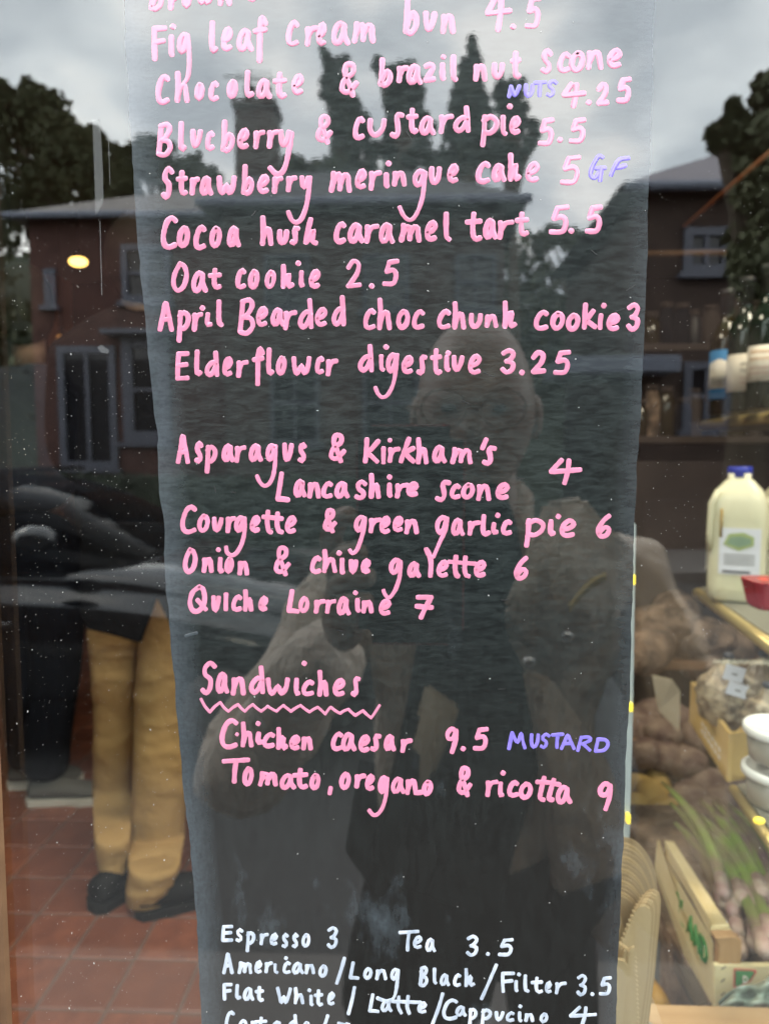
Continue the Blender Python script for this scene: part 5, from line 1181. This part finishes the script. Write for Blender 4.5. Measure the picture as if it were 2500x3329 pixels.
fb = B(); prism(fb, [(A_.x, A_.y, zb_b+.001), (Bc.x, Bc.y, zb_b+.001), (right.x, right.y, zb_b+.001), (back.x, back.y, zb_b+.001)], (0, 0, .004)); obj('base', fb, M['card'], bx_)
pr = B(); dd = (A_-Bc); dd.z = 0
for r_i, zf in enumerate((.38, .22)):
    for k in range(6):
        p = Bc + dd*(.16 + .085*k) + Vector((-.0012, -.0012, 0)); z0 = zb_b + (zt_b-zb_b)*zf
        prism(pr, [(p.x, p.y, z0), (p.x+dd.x*.05, p.y+dd.y*.05, z0), (p.x+dd.x*.05, p.y+dd.y*.05, z0+.006), (p.x, p.y, z0+.006)], (.0004, -.0004, 0))
obj('print', pr, M['creampaper'], bx_)
def bag(px, py, y, r, lab, notes):
    c = at(px, py, y); t_ = empty('mushroom_bag', c, lab, 'bag', 'mushroom bags in the cardboard tray')
    b = B(); ball(b, c, r, 4, (1, .8, 1.15), 0)
    for v in b.verts:
        d = v.co - c; f = max(0, d.z/(r*1.15) - .45); v.co.x -= d.x*min(1, f*1.6)*.9; v.co.y -= d.y*min(1, f*1.6)*.9; v.co.z += f*r*.45
        q = math.sin(d.x*190+d.z*120)*math.sin(d.z*230-d.x*60); v.co += d.normalized()*q*.0035
    obj('bag_body', b, M['bagplastic'], t_, True)
    obj('tie', lathe(B(), [(.006, 0), (.008, .004), (.006, .008)], 12, (c.x, c.y, c.z+r*1.28)), M['ink'], t_, True)
    for (qx, qy, w, h, rz) in notes:
        p = at(qx, qy, y - r*.86); s_ = (p.y+.26)/F_PX; lb = B(); box(lb, (-w/2*s_, -.0004, -h/2*s_), (w/2*s_, .0004, h/2*s_)); box(lb, (-w*.12*s_, -.0009, -h*.10*s_), (w*.15*s_, -.00055, h*.02*s_), mi=1)
        for v in lb.verts: v.co = Matrix.Rotation(rz, 3, 'Y') @ v.co + p
        obj('price_label', lb, [M['paper'], M['greyplastic']], t_)
bag(2362, 2262, .80, .045, 'clear bag of brown mushrooms with two white price labels', [(2386, 2190, 66, 50, .25), (2396, 2243, 68, 44, .3)])
bag(2475, 2245, .78, .040, 'clear bag of pale mushrooms at the right edge, beside the labelled bag', [])
bag(2492, 2330, .66, .030, 'small clear bag of pale mushrooms above the white tub', [])
def tub(px, py, y, r, h, lab):
    c = at(px, py, y); t_ = empty('food_tub', c, lab, 'tub', 'white lidded tubs stacked at the right edge')
    obj('pot', lathe(B(), [(r*.82, 0), (r*.86, .002), (r*.95, h), (r*.9, h)], 36, c), M['tub'], t_, True)
    obj('lid', lathe(B(), [(r*1.02, h-.002), (r*1.06, h), (r*1.06, h+.006), (r*1.0, h+.008), (r*.92, h+.0075), (r*.90, h+.004)], 40, c), M['lid'], t_, True)
tub(2530, 2610, .50, .036, .032, 'lower white lidded tub with grey brown filling at the right edge')
tc_ = at(2510, 2600, .50); 
tub(2532, 2470, .50, .035, .030, 'upper white lidded tub standing on another tub')
shelfboard('shelf', [(2385, 2545), (2560, 2790)], .012, M['shelfgrey'], 'lower brass edged shelf under the white tubs', grp='display shelves on the right', lev=at(2530, 2612, .50).z)
c = at(2466, 2668, .44); tag(obj('shelf_light', ball(B(), c, .0042, 2, (1.4, 1, .9)), M['led']), 'glowing yellow light at the edge of the lower brass shelf', 'light')  # yellow reflection on the shelf edge, added as a self-glowing bead

# vegetable display behind: sloping shelf of loaves, beets, potatoes, lemons
dark = empty('vegetable_rack', at(2250, 2300, 1.6), 'dark stepped rack behind the display that holds bread and root vegetables', 'rack')
rb = B(); rt = [at(2030, 1900, 1.55), at(2600, 1900, 1.55)]
for k, (py_, y_) in enumerate(((2150, 1.50), (2420, 1.32), (2720, 1.14), (3020, .98))):
    a = at(2020, py_, y_); obj('rack_shelf', box(B(), (a.x-.15, y_, a.z-.02), (a.x+.75, y_+.22, a.z)), M['brownwood'], dark)
for sx2 in (0, .9):
    a = at(2020, 2150, 1.5); obj('rack_side', box(B(), (a.x-.17+sx2, .98, FZ), (a.x-.151+sx2, 1.74, a.z+.1)), M['brownwood'], dark)
a = at(2020, 1500, 1.75); obj('rack_back', box(B(), (a.x-.17, 1.745, FZ), (a.x+.77, 1.78, a.z)), M['darkwall'], dark)
random.seed(5)
def lumps(nm, label, cat, grp, pts, m, sub=3, jit=.03, sc=(1, 1, 1)):
    for i, (px, py, y, r) in enumerate(pts):
        tag(obj(nm, ball(B(), at(px, py, y), r, sub, (sc[0]*random.uniform(.9, 1.1), sc[1], sc[2]*random.uniform(.9, 1.1)), jit, Euler((random.uniform(-.3, .3), random.uniform(-.5, .5), random.uniform(0, 3)))), M[m], None, True), label if isinstance(label, str) else label[i], cat, grp)
lumps('rye_loaf', ['leftmost dark rye loaf, partly behind the menu edge', 'largest rough rye loaf in the middle of the upper step', 'rye loaf lying in front and below the leftmost one', 'rye loaf at the right end of the upper step, under the milk shelf', 'rye loaf at the back, stacked above the others'], 'loaf', 'dark loaves on the rack', [(2120, 2050, 1.6, .085), (2235, 2085, 1.58, .09), (2110, 2110, 1.5, .07), (2340, 2120, 1.56, .08), (2200, 1990, 1.68, .08)], 'loaf', 3, .05, (1.3, .8, .75))
lumps('beetroot', 'dusty brown red beetroot on the middle steps of the rack', 'beetroot', 'beetroots on the rack', [(2090, 2370, 1.4, .05), (2150, 2385, 1.36, .045), (2210, 2360, 1.42, .05), (2120, 2320, 1.46, .045), (2260, 2400, 1.36, .05), (2300, 2350, 1.42, .045), (2180, 2330, 1.47, .045), (2290, 2560, 1.25, .05), (2340, 2620, 1.2, .05), (2240, 2610, 1.2, .045), (2300, 2660, 1.16, .05), (2370, 2700, 1.14, .05), (2350, 2560, 1.26, .05), (2400, 2640, 1.2, .045), (2090, 2450, 1.3, .04), (2160, 2460, 1.3, .04), (2230, 2480, 1.28, .042)], 'beet', 3, .03, (1.1, 1, .85))
lumps('potato', 'yellow potato heaped beside the shelf upright', 'potato', 'yellow potatoes on the rack', [(2075, 2560, 1.26, .034), (2110, 2590, 1.22, .036), (2075, 2620, 1.2, .034), (2140, 2640, 1.18, .034), (2100, 2665, 1.16, .034), (2165, 2600, 1.24, .030), (2068, 2690, 1.15, .034), (2140, 2550, 1.28, .03), (2175, 2665, 1.18, .028), (2210, 2660, 1.2, .022)], 'potato', 3, .015, (1.25, .9, .85))
lumps('lemon', ['lemon above the far end of the vegetable crate', 'lemon half behind the asparagus stalks'], 'lemon', 'lemons behind the crate', [(2196, 2722, 1.02, .021), (2262, 2752, 1.0, .022)], 'yellowfruit', 3, 0, (1.1, 1, .95))
b = B(); prism(b, [at(2120, 2195, 1.3), at(2185, 2210, 1.28), at(2210, 2245, 1.28), at(2208, 2380, 1.28), at(2140, 2310, 1.3)], (0, .004, 0)); tag(obj('paper_bag', b, M['jacket_in']), 'pale brown pointed paper bag on the rack, left of the cardboard tray', 'bag')
# green bin and jars further back
random.seed(8)
k = 0
for py_, y_ in ((1130, 2.5), (1420, 2.4), (1690, 2.3)):
    a = at(2120, py_, y_)
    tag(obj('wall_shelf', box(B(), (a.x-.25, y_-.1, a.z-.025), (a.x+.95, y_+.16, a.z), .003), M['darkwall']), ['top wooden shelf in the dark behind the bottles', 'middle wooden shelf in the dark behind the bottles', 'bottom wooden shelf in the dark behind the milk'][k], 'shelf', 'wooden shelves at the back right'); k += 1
    for j in range(9):
        px = 2075 + j*46 + random.uniform(-8, 8); c = at(px, py_-2, y_); c.z = a.z; h_ = random.uniform(.10, .17); r_ = random.uniform(.026, .036)
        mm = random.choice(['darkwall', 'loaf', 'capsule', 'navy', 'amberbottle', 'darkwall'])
        t_ = empty('storage_jar', c, 'small dark storage jar in the shadow on the back shelves', 'jar', 'jars on the back shelves')
        obj('jar_body', lathe(B(), [(r_*.9, 0), (r_, .006), (r_, h_*.8), (r_*.75, h_*.9), (r_*.72, h_)], 20, c), M[mm], t_, True); obj('lid', lathe(B(), [(r_*.8, 0), (r_*.8, .018), (r_*.76, .02)], 20, c+Vector((0, 0, h_))), M['darkwall'], t_, True)
# gilded sloping beam at the top right
b = B(); tube(b, [at(2225, 735, 1.7), at(2380, 600, 1.45), at(2560, 445, 1.2)], .0055, 10); tag(obj('picture_rail', b, M['orangewood'], None, True), 'thin warm brown rail running diagonally up at the top right', 'rail')
b = B(); tube(b, [at(2080, 825, 2.6), at(2360, 822, 2.5)], .012, 8); tag(obj('shelf_rail', b, M['brownwood'], None, True), 'faint level brown rail in the dark just right of the menu', 'rail')

# ------------------------------------------------------------ vegetable crate with asparagus
cr_ = empty('vegetable_crate', at(2320, 3255, .42), 'pale wooden vegetable crate with green lettering, full of asparagus', 'crate')
NY, FY = .50, .82      # near and far ends
nt_, nb = at(2322, 3030, NY), at(2316, 3290, NY)      # near left corner
ft_ = at(2150, 2740, FY); zt1 = nt_.z
fb_ = at(2138, 2985, FY)
def quad(pts, th, m_, nm, par, lab=None):
    b = B(); P3 = [at(*p) for p in pts]; n_ = (P3[1]-P3[0]).cross(P3[2]-P3[1]).normalized()
    prism(b, P3, n_*th); bmesh.ops.bevel(b, geom=b.edges[:], offset=.0012, segments=1, affect='EDGES'); return obj(nm, b, M[m_] if isinstance(m_, str) else m_, par)
quad([(2162, 2735, FY), (2190, 2735, FY), (2378, 3021, NY), (2308, 3012, NY), (2306, 2994, NY), (2160, 2772, FY)], .008, 'crate', 'slat', cr_)
sp_ = quad([(2134, 2820, FY), (2143, 2742, FY), (2157, 2784, FY), (2318, 3062, NY), (2314, 3266, NY), (2146, 2968, FY)], .006, 'crate', 'slat', cr_)
quad([(2305, 3022, NY-.004), (2320, 3055, NY-.004), (2318, 3130, NY-.004), (2392, 3128, NY-.004), (2395, 3035, NY-.004), (2372, 3020, NY-.004)], -.012, 'endgrain', 'corner_post', cr_)
quad([(2310, 3022, NY), (2372, 3018, NY), (2345, 2980, .54), (2300, 2980, .54)], .004, 'crate', 'post_top', cr_)
fp_ = quad([(2313, 3124, NY-.012), (2620, 3128, NY-.012), (2620, 3330, NY-.012), (2312, 3330, NY-.012)], -.006, 'crate', 'front_board', cr_)
# green letters along the side and the badge on the front
lt = B()
def sidept(f, v):                        # f along the side 0 far..1 near, v 0 top..1 bottom
    t0 = (2158 + (2322-2158)*f, 2775 + (3045-2775)*f); b0 = (2138 + (2318-2138)*f, 2930 + (3270-2930)*f)
    yy = 1/((1-f)/(FY+.26) + f/(NY+.26)) - .26
    return at(t0[0]+(b0[0]-t0[0])*v, t0[1]+(b0[1]-t0[1])*v, yy - .0105)
SL = {'B': "0,0 0,1|0,0 .7,.1 .6,.45 0,.5|0,.5 .8,.6 .7,.95 0,1", 'R': "0,0 0,1|0,0 .8,.15 .7,.45 0,.5|.2,.5 .8,1", 'O': ".4,0 0,.3 0,.7 .4,1 .8,.7 .8,.3 .4,0", 'L': "0,0 0,1|0,1 .8,1", 'A': "0,1 .4,0 .8,1|.2,.6 .6,.6", 'N': "0,1 0,0|0,0 .8,1|.8,1 .8,0", 'D': "0,0 0,1|0,0 .6,.15 .8,.5 .6,.85 0,1", 'E': "0,0 0,1|0,0 .8,0|0,.5 .6,.5|0,1 .8,1"}
def sideword(word, f0, f1, v0, v1, wd, m_, nm):
    b = B(); n_ = len(word); cw = (f1-f0)/n_
    for i, ch in enumerate(word):
        if ch not in SL: continue
        for st in SL[ch].split('|'):
            P_ = [tuple(float(q) for q in z.split(',')) for z in st.split()]
            pts3 = [sidept(f0 + cw*(i+.1+.85*x), v0 + (v1-v0)*y) for x, y in P_]; tube(b, pts3, wd, 5)
    obj(nm, b, M[m_], sp_)
sideword('ROLAND', .08, .90, .30, .62, .0023, 'green', 'lettering')
nl = quad([(2252, 2975, .66), (2296, 3050, .545), (2292, 3078, .545), (2262, 3045, .63)], .001, 'paper', 'price_note', sp_)
bg_ = quad([(2385, 3150, NY-.0195), (2460, 3155, NY-.0195), (2440, 3190, NY-.0195), (2384, 3216, NY-.0195)], .0008, 'red', 'badge', fp_)
quad([(2391, 3157, NY-.0215), (2452, 3160, NY-.0215), (2434, 3187, NY-.0215), (2390, 3208, NY-.0215)], .0008, 'green', 'badge_field', fp_)
b = B(); 
for st in SL['D'].split('|'):
    P_ = [tuple(float(q) for q in z.split(',')) for z in st.split()]; tube(b, [at(2416+16*x, 3174+22*y, NY-.024) for x, y in P_], .0007, 5)
obj('badge_letter', b, M['creampaper'], fp_)
for (px, py) in ((2350, 3147), (2348, 3188), (2348, 3232)):
    b = B(); tube(b, [at(px-6, py+5, NY-.019), at(px+8, py-6, NY-.019)], .0005, 5); obj('staple', b, M['ink'], fp_)
# ribbed tray and grey board left of the crate
b = B(); tray = empty('ribbed_tray', at(2230, 3140, .62), 'dark ribbed plastic tray leaning below the wooden crate', 'tray')
quad([(2150, 2985, .80), (2178, 3010, .79), (2306, 3275, .52), (2262, 3275, .52), (2146, 3060, .80)], .004, 'ribbed', 'panel', tray)
b = B()
for k in range(26):
    f = k/25; yy = 1/((1-f)/1.06 + f/.78) - .26 - .006
    xa, ya = 2152 + (2262-2152)*f, 3040 + (3270-3040)*f; tube(b, [at(xa+2, ya, yy), at(xa+34+6*f, ya-34+18*f, yy)], .0011, 5)
obj('ribs', b, M['ribbed'], tray)
quad([(2146, 3062, .80), (2150, 3050, .80), (2258, 3275, .52), (2246, 3275, .52)], .010, 'fleck', 'rim', tray)
tag(obj('grey_divider', slabpx(B(), [(2110, 3040), (2180, 3090), (2262, 3275), (2110, 3290)], .72, .006), M['greyplastic']), 'flat grey board behind the wooden cutlery', 'board')
b = B(); tube(b, [at(2112, 3180, .66), at(2136, 3230, .64), at(2150, 3275, .62)], [.004, .010, .013], 10); tag(obj('carrot', b, M['yellowfruit'], None, True), 'orange carrot tip beside the wooden cutlery', 'carrot')
# asparagus
random.seed(14)
def stalk(p0, p1, p2, r, lab):
    t_ = empty('asparagus_spear', at(*p2), lab, 'asparagus', 'asparagus spears in the wooden crate')
    a, m_, z = at(*p0), at(*p1), at(*p2); P_ = []
    for k in range(9):
        t = k/8; P_.append(a*(1-t)**2 + m_*2*t*(1-t) + z*t*t)
    rad = [r*(.25 + .75*min(1, k/3)) for k in range(9)]
    obj('stem', tube(B(), P_, rad, 10), M['asp'] if random.random() < .7 else M['asppurple'], t_, True)
    e_ = B(); d = (P_[8]-P_[7]).normalized(); tube(e_, [P_[7]+d*.004, P_[8], P_[8]+d*r*1.4], [r*1.03, r*1.06, r*.8], 10); obj('cut_end', e_, M['asptip'], t_, True)
    sc_ = B()
    for k in range(1, 7):
        for q in range(2):
            an = random.uniform(3.4, 6.0); c_ = P_[k] + Vector((math.cos(an), math.sin(an)*1.0, 0))*rad[k]*.95
            ball(sc_, c_, rad[k]*.45, 1, (.7, .5, 1.5))
    obj('scales', sc_, M['asppurple'], t_)
ends = [(2395, 3020, 'green asparagus spear whose pale cut end is nearest the crate post'), (2425, 3005, 'yellow green asparagus spear beside the nearest one'), (2465, 3015, 'thick asparagus spear with the largest pale cut end'), (2500, 3040, 'asparagus spear running to the right edge'), (2440, 3065, 'purple asparagus spear lying low in the crate'), (2480, 3085, 'asparagus spear with a brown woody end'), (2410, 3090, 'lowest asparagus spear by the crate post'), (2515, 2985, 'asparagus spear crossing the right edge higher up'), (2380, 2960, 'thin asparagus spear near the crate slat'), (2510, 3100, 'asparagus spear end in the lower right corner'), (2350, 2900, 'short asparagus spear half behind the crate slat'), (2450, 2960, 'dark asparagus spear in the second layer'), (2530, 2930, 'upper right asparagus spear of the bunch')]
for i, (ex, ey, lab) in enumerate(ends):
    dx_ = random.uniform(-10, 10); ln2 = random.uniform(.9, 1.1)
    yy = .62 + random.uniform(-.03, .05) + (3100-ey)*.0004
    stalk((ex-185*ln2+dx_, ey-330*ln2, yy+.30), (ex-30+dx_, ey-190*ln2, yy+.16), (ex, ey, yy), random.uniform(.008, .0108), lab)
for i in range(42):
    ex, ey = 2420+random.uniform(-80, 150), 2980+random.uniform(-90, 110); yy = .72
    stalk((ex-200, ey-300, yy+.34), (ex-60, ey-170, yy+.18), (ex, ey, yy), .0095, 'dim asparagus spear under the top layer of the crate')
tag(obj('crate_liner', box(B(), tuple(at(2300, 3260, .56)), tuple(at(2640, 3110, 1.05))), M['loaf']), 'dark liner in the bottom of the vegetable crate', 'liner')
# crumpled green film in the lower right corner
b = B(); grid = []
for i in range(22):
    row = []
    for j in range(16):
        u, v = i/21, j/15; px = 2335 + 260*u; ytop = 3258 - 150*max(0, (u-.02))**.9 - 14*math.sin(u*9); py = ytop + (3300-ytop)*v
        row.append(b.verts.new(at(px, py, .455 + .012*math.sin(u*17+v*5) + .010*math.sin(v*13-u*7) - .02*v)))
    grid.append(row)
for i in range(21):
    for j in range(15): b.faces.new((grid[i][j], grid[i][j+1], grid[i+1][j+1], grid[i+1][j]))
o = tag(obj('plastic_bag', b, M['film'], None, True), 'crumpled pale green plastic bag in the lower right corner', 'bag'); sd_ = o.modifiers.new('t', 'SOLIDIFY'); sd_.thickness = .0006
# oak ledge along the window
a = at(2125, 3262, .40); ld_ = empty('window_ledge', (a.x+.3, .36, a.z), 'oak ledge across the bottom right corner inside the window', 'ledge')
b = B(); prism(b, [(at(2128, 3262, .32).x, .32, a.z), (a.x+1.2, .32, a.z), (a.x+1.2, .40, a.z), (at(2128, 3262, .32).x, .40, a.z)], (0, 0, -.14)); bmesh.ops.bevel(b, geom=b.edges[:], offset=.0015, segments=2, affect='EDGES')
obj('front_board', b, M['oak'], ld_)
b = B(); prism(b, [at(2112, 3235, .30), at(2128, 3262, .30), at(2160, 3345, .285), at(2100, 3345, .285), at(2104, 3260, .30)], (0, .012, 0)); obj('side_board', b, M['oak'], ld_)

# ------------------------------------------------------------ wooden cutlery
def flat(pts, y, th, m_, nm, bev=.0004):
    b = B(); prism(b, [at(px, py, y) for px, py in pts], (0, th, 0)); bmesh.ops.bevel(b, geom=[e for e in b.edges if abs(e.verts[0].co.y - e.verts[1].co.y) < th*.5], offset=bev, segments=2, affect='EDGES'); return b
jar = empty('cutlery_holder', at(2040, 3400, .15), 'low clear holder under the wooden cutlery, below the frame', 'holder')
jb = B(); lathe(jb, [(.030, 0), (.033, .002), (.036, .07), (.035, .071)], 30, at(2000, 3760, .155)); obj('cup', jb, M['tub'], jar, True)
gsp = 'stack of round ended wooden spoons behind the right edge of the menu'
NS = 15
for i in range(NS):
    f = i/(NS-1); ccx = 2020 - 14*f; top_ = 2722 + 190*f**.9; rx = 112 - 16*f + (4 if i % 3 == 0 else 0); ry = 175
    y_ = .205 - .0042*i; pts = []
    for k in range(26):
        t = math.pi*k/25; pts.append((ccx + rx*math.cos(t)*(1 if math.cos(t) > 0 else .9), top_ + ry - ry*math.sin(t)))
    hb2 = [(ccx-28, top_+ry+150), (ccx-22, 3500), (ccx+22, 3500), (ccx+28, top_+ry+150)]
    pts = pts + [(ccx-rx*.75, top_+ry+60)] + hb2 + [(ccx+rx*.85, top_+ry+60)]
    lab = ['farthest wooden spoon, highest of the nested stack', 'nearest wooden spoon, lowest of the nested stack'][i > 0] if i in (0, NS-1) else 'wooden spoon inside the nested stack right of the menu'
    tag(obj('wooden_spoon', flat(pts, y_, .0013, None, ''), M[('birchd', 'birchb', 'birchd')[i % 3]]), lab, 'wooden spoon', gsp)
# big serrated knives
def knife(px0, py0, y_, s, lab, grp):
    pts = [(px0, py0+10*s), (px0+10*s, py0+2*s), (px0+26*s, py0), (px0+42*s, py0+10*s), (px0+48*s, py0+32*s), (px0+46*s, py0+80*s), (px0+30*s, py0+260*s), (px0-8*s, 3460), (px0-52*s, 3460), (px0-44*s, py0+240*s), (px0-66*s, py0+170*s)]
    n_ = 10; x0, y0, x1, y1 = px0-66*s, py0+160*s, px0-4*s, py0+12*s
    for k in range(n_):
        f = k/n_; xx, yy = x0+(x1-x0)*f, y0+(y1-y0)*f; pts.append((xx-5*s, yy-9*s)); pts.append((xx+4*s, yy-8*s))
    tag(obj('wooden_knife', flat(pts, y_, .0014, None, ''), M[('birch', 'birchb')[int(py0/10) % 2]]), lab, 'wooden knife', grp)
gk = 'serrated wooden knives standing in the holder'
for i in range(6):
    knife(2100 - 6*i, 2893 + 10*i, .150 - .0034*i, 1.0, ['farthest serrated wooden knife of the tall stack, highest tip', 'second serrated wooden knife from the back of the tall stack', 'third serrated wooden knife from the back of the tall stack', 'third serrated wooden knife from the front of the tall stack', 'second serrated wooden knife from the front of the tall stack', 'nearest serrated wooden knife of the tall stack, whole blade face showing'][i], gk)
# small knife with teeth down its right edge
pts = [(2040, 3095), (2050, 3082), (2062, 3078), (2068, 3090)]
for k in range(26):
    yy = 3100 + 15*k; xx = 2067 + 10*min(1, k/18); pts += [(xx+4, yy+2), (xx-2, yy+10)]
pts += [(2055, 3500), (2005, 3500), (2012, 3330), (2035, 3180)]
tag(obj('wooden_knife', flat(pts, .118, .0015, None, ''), M['birch']), 'short wooden knife in front, teeth down its right edge', 'wooden knife', gk)
for i in range(4):
    x = 2000 + 9*i; y0 = 3066 + 6*i
    tag(obj('wooden_fork', flat([(x, y0+10), (x+8, y0), (x+20, y0), (x+28, y0+10), (x+26, y0+60), (x+8, 3480), (x-25, 3480), (x-10, y0+60)], .128 - .003*i, .0014, None, ''), M['birch']), 'thin wooden fork handle wedged beside the menu edge', 'wooden fork', 'wooden forks in the holder')
pts = [(1975, 3135), (2010, 3117), (2030, 3122), (2042, 3140), (2042, 3165), (2030, 3250), (2012, 3500), (1970, 3500)]
tag(obj('wooden_spoon', flat(pts, .104, .0016, None, '', .0006), M['birch']), 'nearest wooden spoon handle, lowest beside the menu edge', 'wooden spoon', 'loose wooden spoons in the holder')
tag(obj('wooden_knife', flat([(1990, 2970), (2010, 2965), (2020, 2985), (2030, 3030), (2024, 3045), (2036, 3060), (2030, 3075), (2040, 3090), (2036, 3110), (2000, 3480), (1985, 3480)], .138, .0014, None, ''), M['birch']), 'wooden knife half hidden by the edge of the menu, teeth showing', 'wooden knife', gk)
# drip mark on the glass
b = B(); prism(b, [at(px, py, -.0002) for px, py in ((302, 392), (322, 388), (330, 440), (336, 560), (338, 655), (312, 700), (308, 560), (304, 450))], (0, -.0001, 0))
dm_ = bpy.data.materials.new('dried_drip'); dm_.use_nodes = True; t = dm_.node_tree; P = t.nodes['Principled BSDF']; P.inputs['Base Color'].default_value = (.5, .52, .52, 1); P.inputs['Alpha'].default_value = .075; P.inputs['Roughness'].default_value = .7
obj('drip_mark', b, dm_, pane)
b = B()
for (px, py, w_, n_) in ((325, 720, 3, 240), (352, 420, 2, 180), (575/1.4, 1250, 3, 0)):
    if n_: prism(b, [at(px, py, -.0002), at(px+w_, py, -.0002), at(px+w_+6, py+n_, -.0002), at(px+6, py+n_, -.0002)], (0, -.0001, 0))
obj('drip_mark', b, dm_, pane)
b = B(); prism(b, [at(px, py, -.0002) for px, py in ((318, 1130), (330, 1121), (352, 1135), (356, 1140), (352, 1150), (330, 1146))], (0, -.0001, 0)); obj('smudge', b, dm_, pane)
print('strokes', CNT[0], 'objects', len(bpy.data.objects))
